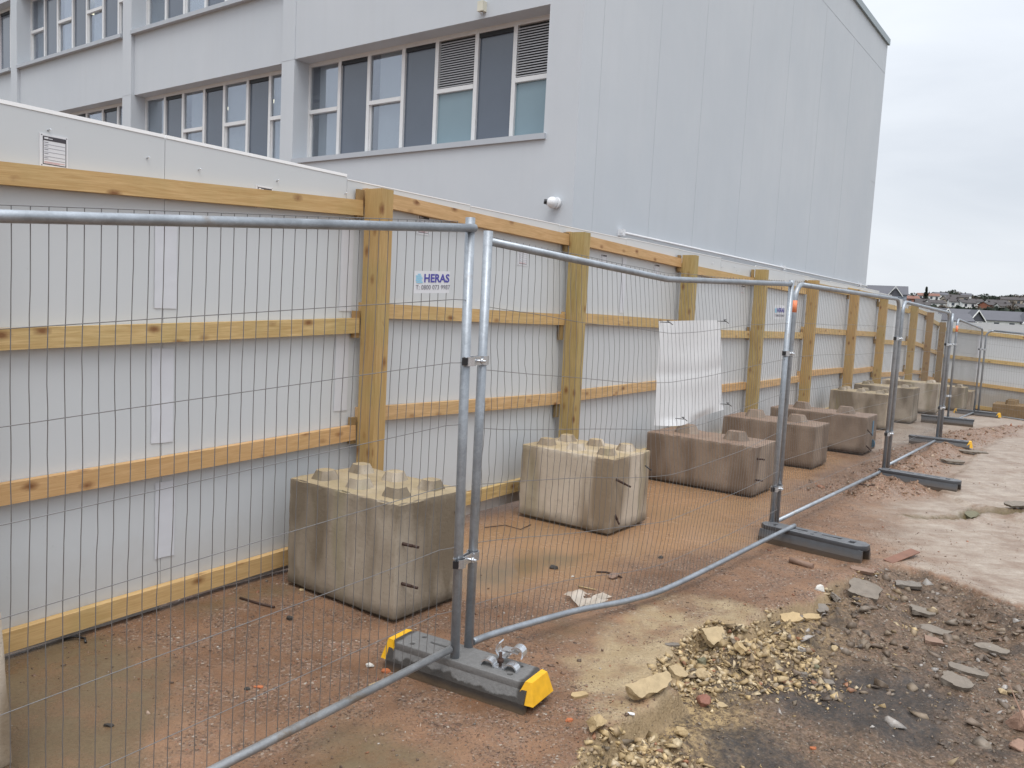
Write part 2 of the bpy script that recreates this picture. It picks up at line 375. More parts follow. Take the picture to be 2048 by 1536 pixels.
def glass_mat(name, tint, refl):
    t = NT(name); t.n.remove(t.bsdf)
    tr = t.new('ShaderNodeBsdfTransparent'); tr.inputs[0].default_value = (*tint, 1)
    gl = t.new('ShaderNodeBsdfGlossy'); gl.inputs['Roughness'].default_value = .03; gl.inputs[0].default_value = (.86, .9, 1, 1)
    lw = t.new('ShaderNodeLayerWeight'); f = t.math('ADD', t.math('MULTIPLY', t.math('POWER', lw.outputs['Facing'], 3.0), .6), refl, True)
    mx = t.new('ShaderNodeMixShader'); t.link(f, mx.inputs[0]); t.link(tr.outputs[0], mx.inputs[1]); t.link(gl.outputs[0], mx.inputs[2]); t.link(mx.outputs[0], t.out.inputs[0]); return t.m
MAT['glass'] = glass_mat('window_glass', (.74, .77, .78), .20)
t = NT('warm_lamp'); t.set(base=(.9, .85, .7)); t.bsdf.inputs['Emission Color'].default_value = (1, .9, .66, 1); t.bsdf.inputs['Emission Strength'].default_value = 3.0; MAT['lamp'] = t.m
# ------------------------------------------------------------------ ground sheet
EXC = [(-.35, 1.2), (.15, 2.2), (.20, 2.62), (.29, 2.80), (.40, 3.02), (.52, 3.13), (.70, 3.30), (.79, 3.42), (.72, 3.55), (.74, 3.66), (.86, 3.80), (.92, 3.92), (1.0, 4.10), (1.14, 4.27), (1.27, 4.18), (1.37, 4.24), (1.52, 4.46), (1.70, 4.60), (1.93, 4.79),
       (2.12, 5.02), (2.50, 5.36), (2.75, 5.52), (2.95, 5.45), (3.02, 5.02), (3.16, 4.70), (3.6, 3.9), (4.6, 2.4), (4.6, .3), (1, .3)]
MOUND = [(2.87, 7.9), (3.5, 8.5), (4.3, 9.7), (5.0, 10.7), (6.2, 12.1), (7.3, 13.3), (8.6, 14.2), (10.2, 15.3), (8.3, 13.3), (6.6, 11.4), (5.2, 9.6), (4.55, 8.6), (4.25, 8.0), (3.9, 7.75), (3.3, 7.65)]
SLAB2 = [(4.35, 8.05), (4.95, 8.9), (6.65, 11.3), (9.6, 14.9), (16, 21), (22, 14), (9, 3), (4.6, 6.6)]
YEL = [[(.40, 3.0), (.30, 3.55), (.50, 3.92), (.85, 4.5), (1.15, 4.6), (1.62, 4.52), (1.35, 4.2), (1.0, 4.05), (.85, 3.6), (.8, 3.3)], [(-.12, 2.35), (-.28, 2.62), (-.1, 2.85), (.25, 2.86), (.35, 2.6), (.1, 2.2)]]
GREEN = [[(-2.4, 3.5), (-2.05, 3.95), (-1.7, 3.75), (-1.28, 3.2), (-1.15, 2.75), (-1.7, 2.2), (-2.6, 2.6)], [(-1.65, 4.2), (-1.35, 4.55), (-1.1, 4.5), (-1.4, 4.1)], [(-.8, 2.55), (-.62, 2.95), (-.3, 3.0), (-.2, 2.7), (-.4, 2.4)],
         [(-.3, 4.85), (.1, 5.35), (.6, 5.3), (.35, 4.95), (.1, 4.7)], [(.2, 3.95), (.3, 4.15), (.6, 4.2), (.5, 3.95)]]
WET = [(-.45, 4.6), (-.4, 5.8), (.3, 6.6), (1.2, 7.9), (2.2, 9.6), (5.2, 13.4), (6.5, 14), (4.6, 11), (3.0, 8.2), (2.2, 6.9), (1.75, 6.0), (1.1, 5.35), (.5, 4.85), (.1, 4.6)]
DARK = [[(.62, 2.2), (.72, 3.05), (1.0, 3.35), (1.3, 3.3), (1.1, 2.7), (1.2, 2.0)], [(1.25, 3.4), (1.4, 3.9), (1.9, 4.05), (2.3, 3.9), (2.1, 3.5), (1.7, 3.3)], [(.95, 3.45), (1.1, 3.75), (1.35, 3.7), (1.2, 3.4)]]
def masks(x, y):
    wx = x + fbm(x, y, 3.1, 3, 3) * .12 + fbm(x, y, 13, 3, 5) * .045; wy = y + fbm(x, y, 3.1, 3, 9) * .12 + fbm(x, y, 13, 3, 15) * .045
    bx = x + fbm(x, y, 1.7, 4, 33) * .5 + fbm(x, y, 9, 4, 35) * .12; by = y + fbm(x, y, 1.7, 4, 39) * .5 + fbm(x, y, 9, 4, 31) * .12
    m = {}
    m['exc'] = sd(EXC, wx, wy); m['mound'] = sd(MOUND, bx * .6 + x * .4, by * .6 + y * .4); m['slab2'] = sd(SLAB2, wx, wy)
    m['yel'] = np.minimum(sd(YEL[0], bx, by), sd(YEL[1], bx, by)); m['green'] = np.min([sd(g, bx, by) for g in GREEN], axis=0)
    m['wet'] = sd(WET, bx, by); m['dark'] = np.min([sd(g, bx, by) for g in DARK], axis=0)
    return m
CRACK = [(3.55, 6.95), (4.05, 7.02), (4.2, 7.2), (4.37, 7.38), (4.6, 7.27), (4.9, 7.36), (5.5, 7.3)]
def ground_h(x, y, m=None):
    if m is None: m = masks(x, y)
    h = gz(x, y); near = 1 - smooth(18, 30, np.hypot(x, y))
    e = m['exc']
    inside = smooth(.012, -.035, e)
    depth = .075 + .03 * smooth(0, -.35, e) - .05 * smooth(1.9, 2.9, x + .25 * (y - 4)) * smooth(-.8, -.1, e)
    rough = fbm(x, y, 5, 5, 50) * .085 + fbm(x, y, 30, 3, 51) * .02
    berm = (.062 + fbm(x, y, 9, 4, 55) * .10) * smooth(-.05, -.14, e) * smooth(-.55, -.18, e) * smooth(.35, .6, vnoise(x * 2.2, y * 2.2, 8)) * smooth(2.4, 3.4, y)
    h = h + inside * (-depth + rough + berm) * near
    sl = smooth(.0, .06, e)
    h = h + sl * near * (fbm(x, y, 1.3, 3, 70) * .012 + fbm(x, y, 22, 3, 71) * .004)
    # lips of the broken slab rise a little
    h = h + sl * near * .018 * smooth(.25, .0, e)
    mo = smooth(.05, -.30, m['mound']); h = h + near * mo * (.06 + fbm(x, y, 2.2, 4, 80) * .20 + fbm(x, y, 11, 4, 81) * .11)
    s2 = smooth(.02, -.02, m['slab2']); h = h + near * s2 * .03 * (1 - mo)
    # crack in the far slab
    cd = np.full(np.shape(x), 9.)
    for a, b in zip(CRACK[:-1], CRACK[1:]):
        a = np.array(a); b = np.array(b); ee = b - a; t_ = np.clip(((x - a[0]) * ee[0] + (y - a[1]) * ee[1]) / (ee @ ee), 0, 1)
        cd = np.minimum(cd, np.hypot(x - a[0] - t_ * ee[0], y - a[1] - t_ * ee[1]))
    cd = cd + fbm(x, y, 8, 3, 90) * .08
    h = h - near * .05 * smooth(.05, .0, cd) + near * .025 * smooth(.16, .07, cd) * smooth(.03, .07, cd)
    return h, cd
def gh(x, y):
    h, _ = ground_h(np.array([float(x)]), np.array([float(y)])); return float(h[0])
def build_ground():
    ra = np.exp(np.linspace(math.log(.45), math.log(24), 610)); rb = np.exp(np.linspace(math.log(24), math.log(1400), 90))[1:]
    r = np.concatenate([ra, rb])
    fine = np.linspace(-56, 50, 560); co1 = np.linspace(50, 304, 44)[1:-1]
    th = np.radians(np.concatenate([fine, co1]))
    R, T = np.meshgrid(r, th, indexing='ij'); x = (R * np.sin(T)).ravel(); y = (R * np.cos(T)).ravel()
    m = masks(x, y); h, cd = ground_h(x, y, m)
    V = np.stack([x, y, h], 1); n, k = len(r), len(th)
    i = np.arange(n - 1)[:, None] * k; j = np.arange(k)[None, :]; j2 = (j + 1) % k
    Fq = np.stack([i + j, i + k + j, i + k + j2, i + j2], -1).reshape(-1, 4)[:, ::-1]
    cen = np.concatenate([V, [[0, 0, float(gz(0., 0.))]]]); ci = len(V)
    me = np_mesh('ground', V, Fq, True)
    near = 1 - smooth(18, 30, np.hypot(x, y))
    nj = fbm(x, y, 4, 5, 101) * .9
    attr(me, 'm_exc', smooth(.01, -.02, m['exc']) * near)
    attr(me, 'm_edge', smooth(.0, -.05, m['exc']) * smooth(-.55, -.05, m['exc'] + nj * .3) * smooth(2.3, 3.2, y) * smooth(2.3, 1.5, x) * near)
    attr(me, 'm_lip', smooth(.025, .0, m['exc']) * smooth(-.05, -.02, m['exc']) * smooth(2.5, 1.9, x) * near)
    attr(me, 'm_yel', smooth(.06, -.12, m['yel'] + nj * .22)); attr(me, 'm_green', smooth(.15, -.2, m['green'] + nj * .3))
    attr(me, 'm_wet', smooth(.25, -.25, m['wet'] + nj * .25)); attr(me, 'm_dark', smooth(.10, -.16, m['dark'] + nj * .5))
    attr(me, 'm_mound', smooth(.25, -.15, m['mound'] + nj * .2) * near); attr(me, 'm_slab', np.maximum(smooth(.05, -.05, m['slab2']), smooth(2.55, 3.3, x - .42 * (y - 6.0) * (y > 6) + nj * .55) * smooth(.02, .06, m['exc']) * smooth(4.2, 5.2, y)) * near); me.attributes['m_slab'].data.foreach_set('value', np.maximum(_sl := smooth(.05, -.05, m['slab2']) * near, np.maximum(smooth(2.55, 3.3, x - .42 * (y - 6.0) * (y > 6) + nj * .55) * smooth(.015, .03, m['exc']) * smooth(3.6, 5.0, y) * near, smooth(.30, .12, m['exc']) * smooth(.012, .022, m['exc']) * smooth(2.72, 2.9, x) * smooth(6.2, 5.6, y))).astype(np.float32).ravel())
    attr(me, 'm_crack', smooth(.09, .03, cd + nj * .03) * near); attr(me, 'm_far', 1 - (1 - smooth(26, 40, np.hypot(x, y))))
    return me
def ground_mat():
    t = NT('wet_site_ground'); v = t.coord('Object')
    A = lambda k: t.attr(k).outputs['Fac']
    n1 = t.noise(v, 1.3, 6, .6); n2 = t.noise(v, 6, 6, .65); n3 = t.noise(v, 38, 5, .7); n4 = t.noise(v, 140, 4, .7)
    # wet brown silt over concrete
    base = t.mix(t.ramp(n1, [(.35, 0.0), (.65, 1.0)]), (.165, .086, .046), (.335, .195, .118))
    base = t.mix(t.ramp(n2, [(.4, 0.0), (.7, .55)]), base, (.17, .115, .075))
    # fine grit in patches
    gc = t.new('ShaderNodeTexVoronoi'); gc.inputs['Scale'].default_value = 105; t.link(v, gc.inputs[0])
    sc_ = t.new('ShaderNodeSeparateColor'); t.link(gc.outputs['Color'], sc_.inputs[0])
    gcol = t.ramp(sc_.outputs[0], [(.0, (.045, .03, .025)), (.3, (.14, .085, .06)), (.55, (.26, .165, .12)), (.8, (.33, .25, .19)), (.93, (.30, .12, .07)), (.97, (.52, .48, .42))])
    gm = t.math('MULTIPLY', t.ramp(n2, [(.40, 0.0), (.58, 1.0)]), t.ramp(sc_.outputs[1], [(.35, 0.0), (.55, 1.0)]))
    gm = t.math('MULTIPLY', gm, t.math('SUBTRACT', 1.0, t.math('MULTIPLY', A('m_wet'), .93)))
    gm = t.math('MULTIPLY', gm, t.math('SUBTRACT', 1.0, t.math('MULTIPLY', A('m_green'), .75)))
    c = t.mix(t.math('MULTIPLY', gm, .8), base, gcol)
    wetc = t.mix(t.ramp(n1, [(.3, 0.0), (.7, 1.0)]), (.44, .255, .14), (.31, .195, .105))
    c = t.mix(t.math('MULTIPLY', A('m_wet'), .8), c, wetc)
    gr = t.mix(t.ramp(n2, [(.35, 0.0), (.65, 1.0)]), (.10, .08, .043), (.165, .125, .072))
    c = t.mix(t.math('MULTIPLY', A('m_green'), t.ramp(n2, [(.35, .45), (.6, .85)])), c, gr)
    ye = t.mix(t.ramp(n2, [(.35, 0.0), (.65, 1.0)]), (.36, .265, .15), (.46, .36, .225)); ye = t.mix(t.ramp(n3, [(.55, 0.0), (.75, .5)]), ye, (.22, .15, .09))
    c = t.mix(t.math('MULTIPLY', A('m_yel'), t.ramp(t.noise(v, 3.2, 5, .65), [(.38, .25), (.52, .95)])), c, ye)
    # pale wet slab with a streaky film
    mp = t.new('ShaderNodeMapping'); mp.inputs['Rotation'].default_value = (0, 0, rad(35)); mp.inputs['Scale'].default_value = (1.0, 5.0, 1); t.link(v, mp.inputs[0])
    sk = t.noise(mp.outputs[0], 1.5, 7, .7, .6)
    sl = t.mix(t.ramp(t.math('ADD', t.math('MULTIPLY', sk, .45), t.math('MULTIPLY', n2, .55)), [(.38, 0.0), (.6, 1.0)]), (.25, .18, .13), (.45, .39, .325)); sl = t.mix(t.ramp(n3, [(.5, 0.0), (.72, .5)]), sl, (.22, .14, .10))
    sl = t.mix(t.ramp(t.noise(v, 2.4, 6, .7), [(.5, 0.0), (.64, .7)]), sl, (.21, .135, .092)); c = t.mix(t.math('MULTIPLY', A('m_slab'), .88), c, sl)
    # red-brown spoil
    mo = t.mix(t.ramp(n3, [(.35, 0.0), (.65, 1.0)]), (.15, .085, .05), (.34, .205, .13)); mo = t.mix(t.math('MULTIPLY', t.ramp(sc_.outputs[1], [(.3, 0.0), (.5, 1.0)]), .6), mo, gcol)
    c = t.mix(t.math('MULTIPLY', A('m_mound'), t.ramp(n2, [(.3, .65), (.5, 1.0)])), c, mo)
    # excavated dirt
    di = t.mix(t.ramp(n3, [(.35, 0.0), (.65, 1.0)]), (.052, .033, .020), (.20, .13, .08))
    di = t.mix(t.math('MULTIPLY', t.ramp(sc_.outputs[1], [(.3, 0.0), (.5, 1.0)]), .62), di, t.mix(.4, gcol, (.17, .13, .09)))
    di = t.mix(t.math('MULTIPLY', A('m_edge'), t.ramp(n3, [(.3, .55), (.55, .95)])), di, t.mix(t.ramp(n3, [(.38, 0.0), (.6, 1.0)]), (.085, .056, .03), (.42, .30, .15)))
    di = t.mix(t.ramp(n2, [(.50, 0.0), (.68, .8)]), di, t.mix(n4, (.035, .03, .027), (.085, .07, .06)))
    di = t.mix(t.math('MULTIPLY', A('m_dark'), t.ramp(n3, [(.35, .95), (.7, .55)])), di, t.mix(n4, (.022, .021, .022), (.06, .055, .052)))
    c = t.mix(A('m_exc'), c, di)
    c = t.mix(A('m_lip'), c, t.mix(n3, (.20, .14, .075), (.42, .31, .18)))
    c = t.mix(A('m_crack'), c, t.mix(n3, (.045, .035, .018), (.19, .14, .06)))
    # fields and gardens far away
    c = t.mix(A('m_far'), c, t.mix(t.noise(v, .06, 4, .6), (.05, .06, .035), (.10, .10, .06)))
    ro = t.math('ADD', t.ramp(n2, [(.3, .30), (.7, .58)]), t.math('MULTIPLY', A('m_exc'), .18))
    ro = t.math('SUBTRACT', ro, t.math('MULTIPLY', A('m_wet'), .22)); ro = t.math('SUBTRACT', ro, t.math('MULTIPLY', A('m_green'), .14), True)
    c = t.mix(t.ramp(t.noise(v, 85, 5, .75), [(.32, .36), (.5, .05), (.7, 0.0)]), c, (.035, .022, .014)); c = t.mix(.04, c, (0.0, 0.0, 0.0))
    t.set(base=c, rough=ro, spec=.3)
    hh = t.math('ADD', t.math('MULTIPLY', n3, .6), t.math('MULTIPLY', n4, .4))
    hh = t.math('ADD', hh, t.math('MULTIPLY', t.math('MULTIPLY', gm, .6), t.math('SUBTRACT', 1.0, gc.outputs['Distance'])))
    flat = t.math('SUBTRACT', 1.0, t.math('MULTIPLY', A('m_wet'), .92)); flat = t.math('MULTIPLY', flat, t.math('SUBTRACT', 1.0, t.math('MULTIPLY', A('m_slab'), .6))); flat = t.math('MULTIPLY', flat, t.math('SUBTRACT', 1.0, t.math('MULTIPLY', A('m_green'), .6)))
    b = t.bump(hh, .6, .012); b.inputs['Strength'].default_value = .75; t.link(t.math('MULTIPLY', flat, .8), b.inputs['Strength'])
    return t.m
g_me = build_ground(); g_mat = ground_mat()
ground = link('ground', g_me, g_mat); tag(ground, kind='structure')

# ------------------------------------------------------------------ stones
def rock_tpl(n=12, flat=1.0, seed=0):
    r_ = random.Random(seed); b = bmesh.new()
    for _ in range(n):
        v = Vector((r_.gauss(0, 1), r_.gauss(0, 1), r_.gauss(0, 1))).normalized() * r_.uniform(.8, 1.1)
        b.verts.new((v.x, v.y * .8, v.z * flat))
    bmesh.ops.convex_hull(b, input=b.verts[:]); bmesh.ops.triangulate(b, faces=b.faces[:])
    b.verts.index_update()
    vs = [v for v in b.verts if v.link_faces]; ix = {v: i for i, v in enumerate(vs)}
    V = np.array([v.co[:] for v in vs]); Fc = np.array([[ix[v] for v in f.verts] for f in b.faces]); b.free(); return V, Fc
TPL = [rock_tpl(6 + i % 2, (.6, .42, .8, .25)[i % 4], i) for i in range(28)]
BIG = [rock_tpl(7 + i % 2, (.45, .3, .6)[i % 3], 300 + i) for i in range(24)]
SM = [rock_tpl(7, .7, 100 + i) for i in range(10)]
def rots(n, tilt):
    a = nr.uniform(0, 2 * np.pi, n); b = nr.normal(0, tilt, n); c = nr.normal(0, tilt, n)
    ca, sa, cb, sb, cc, s2 = np.cos(a), np.sin(a), np.cos(b), np.sin(b), np.cos(c), np.sin(c)
    Rz = np.zeros((n, 3, 3)); Rz[:, 0, 0] = ca; Rz[:, 0, 1] = -sa; Rz[:, 1, 0] = sa; Rz[:, 1, 1] = ca; Rz[:, 2, 2] = 1
    Rx = np.zeros((n, 3, 3)); Rx[:, 0, 0] = 1; Rx[:, 1, 1] = cb; Rx[:, 1, 2] = -sb; Rx[:, 2, 1] = sb; Rx[:, 2, 2] = cb
    Ry = np.zeros((n, 3, 3)); Ry[:, 0, 0] = cc; Ry[:, 0, 2] = s2; Ry[:, 1, 1] = 1; Ry[:, 2, 0] = -s2; Ry[:, 2, 2] = cc
    return Rz @ Rx @ Ry
def scatter(name, x, y, size, col, tpl, mat, tilt=.6, sink=.25, label=None, cat=None):
    h, _ = ground_h(x, y); n = len(x); Rm = rots(n, tilt); pick = nr.integers(0, len(tpl), n)
    Vs = []; Fs = []; Cs = []; base = 0
    for k, (tv, tf) in enumerate(tpl):
        id_ = np.where(pick == k)[0]
        if not len(id_): continue
        s3 = size[id_][:, None] * nr.uniform(.75, 1.25, (len(id_), 3))
        P = tv[None] * s3[:, None, :]; P = np.einsum('nij,nkj->nki', Rm[id_], P)
        P[:, :, 0] += x[id_][:, None]; P[:, :, 1] += y[id_][:, None]; P[:, :, 2] += (h[id_] + size[id_] * (.55 - sink * 1.9) * .7)[:, None]
        q = len(tv); Vs.append(P.reshape(-1, 3)); Fs.append((tf[None] + (base + np.arange(len(id_)) * q)[:, None, None]).reshape(-1, 3)); base += q * len(id_)
        Cs.append(np.repeat(col[id_], q, axis=0))
    me = np_mesh(name, np.concatenate(Vs), np.concatenate(Fs)); cattr(me, 'col', np.concatenate(Cs))
    return tag(link(name, me, mat), label, cat, kind='stuff')
def stone_mat():
    t = NT('stone_pieces'); v = t.coord('Object'); n = t.noise(v, 40, 5, .65); n2 = t.noise(v, 200, 3, .6)
    c = t.mix(t.ramp(n, [(.35, .55), (.62, .05)]), t.attr('col').outputs['Color'], (.15, .10, .062))
    t.set(base=c, rough=t.ramp(n, [(.3, .4), (.7, .75)])); t.bump(n2, .4, .003); return t.m
MAT['stone'] = stone_mat()
PAL = dict(brown=[(.20, .12, .085), (.14, .085, .06), (.28, .18, .13), (.09, .06, .045), (.34, .25, .19), (.30, .12, .065), (.48, .44, .40), (.16, .14, .12)],
           yel=[(.54, .40, .21), (.43, .31, .15), (.60, .48, .30), (.36, .26, .14), (.28, .21, .13), (.50, .41, .28), (.33, .15, .08), (.16, .13, .09)],
           grey=[(.17, .13, .10), (.12, .09, .065), (.23, .18, .13), (.25, .21, .17), (.08, .065, .055), (.32, .24, .14), (.19, .12, .085), (.38, .36, .34)],
           red=[(.28, .17, .11), (.21, .12, .075), (.35, .23, .15), (.14, .085, .055), (.40, .30, .22), (.32, .13, .07), (.44, .40, .36), (.22, .17, .13)])
def cols(which, n, w=(.22, .2, .18, .14, .1, .06, .03, .07)):
    p = np.array(PAL[which]); w = np.array(w) / sum(w); c = p[nr.choice(len(p), n, p=w)]; return c * nr.uniform(.75, 1.2, (n, 1))
def sample(n, box, f):
    xs = []; ys = []; tot = 0
    while tot < n:
        x = nr.uniform(box[0], box[1], n * 2); y = nr.uniform(box[2], box[3], n * 2); k = nr.uniform(0, 1, n * 2) < f(x, y); xs.append(x[k]); ys.append(y[k]); tot += k.sum()
    return np.concatenate(xs)[:n], np.concatenate(ys)[:n]
def hv(x, y): return DY * x - DX * y
def f_grit(x, y):
    m = masks(x, y); v = hv(x, y)
    d = smooth(.42, .62, fbm(x, y, 1.6, 4, 201) + .5 + .12) * (m['exc'] > .02) * (v > VC + .03) * (m['mound'] > 0)
    d = d * (1 - .96 * smooth(.3, -.1, m['wet'])) * (1 - .85 * smooth(.1, -.15, m['green'])) * (1 - .35 * smooth(.1, -.1, m['yel'])) * (1 - .8 * smooth(2.6, 3.4, x - .4 * np.clip(y - 6, 0, 9)))
    return d * np.clip(3.2 / np.hypot(x, y), 0, 1) ** 1.5
x, y = sample(36000, (-2.6, 3.2, 1.9, 8.5), f_grit)
scatter('grit', x, y, np.clip(nr.lognormal(math.log(.0029), .45, len(x)), .0012, .013), cols('brown', len(x)), SM, MAT['stone'])
def f_exc(x, y):
    m = masks(x, y); return (m['exc'] < -.01) * np.clip(3.0 / np.hypot(x, y), 0, 1) * (1 - .6 * smooth(.05, -.15, m['dark'])) * np.where(hv(x, y) > -9, 1, 0)
x, y = sample(15000, (.0, 4.2, 1.6, 5.6), f_exc)
scatter('dirt_crumbs', x, y, np.clip(nr.lognormal(math.log(.0042), .5, len(x)), .0015, .016), cols('grey', len(x)), SM, MAT['stone'])
def f_edge(x, y):
    m = masks(x, y); e = m['exc']
    return (e < .02) * smooth(-.75, -.05, e) * smooth(.30, .62, fbm(x, y, 1.5, 3, 301) + .5) * smooth(2.8, 1.8, x) * smooth(1.6, 2.8, y)
x, y = sample(6000, (.0, 3.4, 1.8, 5.6), f_edge)
scatter('yellow_rubble', x, y, np.clip(nr.lognormal(math.log(.0100), .6, len(x)), .004, .035), cols('yel', len(x)), TPL, MAT['stone'], .5, .16)
x, y = sample(230, (.0, 2.9, 1.8, 5.4), f_edge)
scatter('yellow_rubble_lumps', x, y, nr.uniform(.024, .046, len(x)), cols('yel', len(x)), BIG, MAT['stone'], .4, .2)
x, y = sample(150, (1.2, 3.2, 2.6, 5.5), lambda x, y: (masks(x, y)['exc'] < -.05) * smooth(.4, .6, fbm(x, y, 1.2, 3, 555) + .5) * smooth(3.2, 4.2, y + .5 * x - 1))
scatter('grey_rubble_lumps', x, y, nr.uniform(.024, .055, len(x)), cols('grey', len(x)), BIG, MAT['stone'], .3, .26)
x, y = sample(2600, (.9, 3.6, 2.0, 5.6), lambda x, y: (masks(x, y)['exc'] < -.03) * smooth(1.2, 2.6, x + .2 * (y - 3)))
scatter('grey_rubble', x, y, np.clip(nr.lognormal(math.log(.0095), .8, len(x)), .004, .055), cols('grey', len(x)), TPL, MAT['stone'], .3, .28)
def f_m(x, y):
    m = masks(x, y); return smooth(.12, -.1, m['mound']) * np.clip(8.5 / np.hypot(x, y), 0, 1)
x, y = sample(6500, (2.6, 10.4, 7.3, 15.6), f_m)
scatter('red_spoil_lumps', x, y, np.clip(nr.lognormal(math.log(.008), .75, len(x)), .003, .06), cols('red', len(x)), TPL, MAT['stone'], .6, .4)
def f_s(x, y):
    m = masks(x, y); return (m['exc'] > 0) * (hv(x, y) > -3.8) * (1 - .8 * smooth(.2, -.1, m['wet'])) * smooth(.35, .7, fbm(x, y, 1.1, 3, 401) + .5) * np.clip(4 / np.hypot(x, y), 0, 1)
x, y = sample(2600, (-2.4, 8, 1.9, 13), f_s)
scatter('loose_gravel', x, y, np.clip(nr.lognormal(math.log(.0065), .5, len(x)), .003, .02), cols('brown', len(x), (.2, .15, .15, .15, .1, .12, .08, .05)), TPL, MAT['stone'])
# ------------------------------------------------------------------ building
UC = 10.178; VB = -6.5; PW = 5.93
bld = empty('office_building', tuple(W(UC, VB, 0)), 0, 'large pale grey rendered building with ribbon windows standing behind the hoarding', 'building')
def BM(): return MB()
def bx(mb, u0, u1, v0, v1, z0, z1, mi=0):
    mb.hexa([W(u0, v0, z0), W(u1, v0, z0), W(u1, v1, z0), W(u0, v1, z0), W(u0, v0, z1), W(u1, v0, z1), W(u1, v1, z1), W(u0, v1, z1)], mi); return mb
NB = 4; vR = -7.09
bays = [(-12.91, vR)] + [(-18.79 - PW * k, -13.29 - PW * k) for k in range(NB)]
vL = bays[-1][0] - .38
S1, H1, ST = 4.20, 6.14, 3.29
m = BM(); bx(m, UC, 28, VB - .3, VB, -1, 10.6); bx(m, UC, 28, vL, vL + .3, -1, 10.6); bx(m, 27.7, 28, vL + .3, VB - .3, -1, 10.6)
bx(m, UC, UC + .4, vR, VB - .3, -1, 10.6); m.build('wall', MAT['render'], bld, True)
for k, (a, b) in enumerate(bays):
    uf = UC + (.0 if k == 0 else .07)
    for z0, z1 in ((-1, S1), (H1, S1 + ST), (H1 + ST, 10.6)):
        m = BM(); bx(m, uf, UC + .42, a, b, z0, z1); m.build('spandrel', MAT['render'], bld, True)
    m = BM(); bx(m, UC - .012, UC + .42, a - .38, a, -1, 10.6); o = m.build('pilaster', MAT['render'], bld, True)
    for zz in (H1 + .0, H1 + ST):
        j = BM(); bx(j, UC - .015, UC - .0125, a - .378, a - .002, zz - .006, zz + .006); j.build('joint', MAT['joint'], o)
    for z0 in (S1, S1 + ST):
        m = BM(); bx(m, UC - .045, UC + .339, a + .003, b - (.0 if k else -.05) - .003, z0 - .01, z0 + .075); m.bevel(.008, 1); m.build('sill', MAT['render_reveal'], bld, True)
m = BM()
for z0 in (S1, S1 + ST): bx(m, UC + 3.2, UC + 3.3, vL + .3, VB - .31, z0 - 1, z0 + 2.2)
for z0 in (S1 - .9, H1 + .5, H1 + ST + .5): bx(m, UC + .43, UC + 3.2, vL + .3, VB - .31, z0 - .05, z0)
m.build('interior', MAT['room'], bld, True)
m = BM(); bx(m, UC - .05, 28.06, vL - .05, VB + .06, 10.6, 10.68); bx(m, UC - .05, 28.06, VB + .003, VB + .06, 10.50, 10.6); bx(m, UC - .05, UC - .002, vL, VB, 10.5, 10.6)
m.build('coping', MAT['coping'], bld, True)
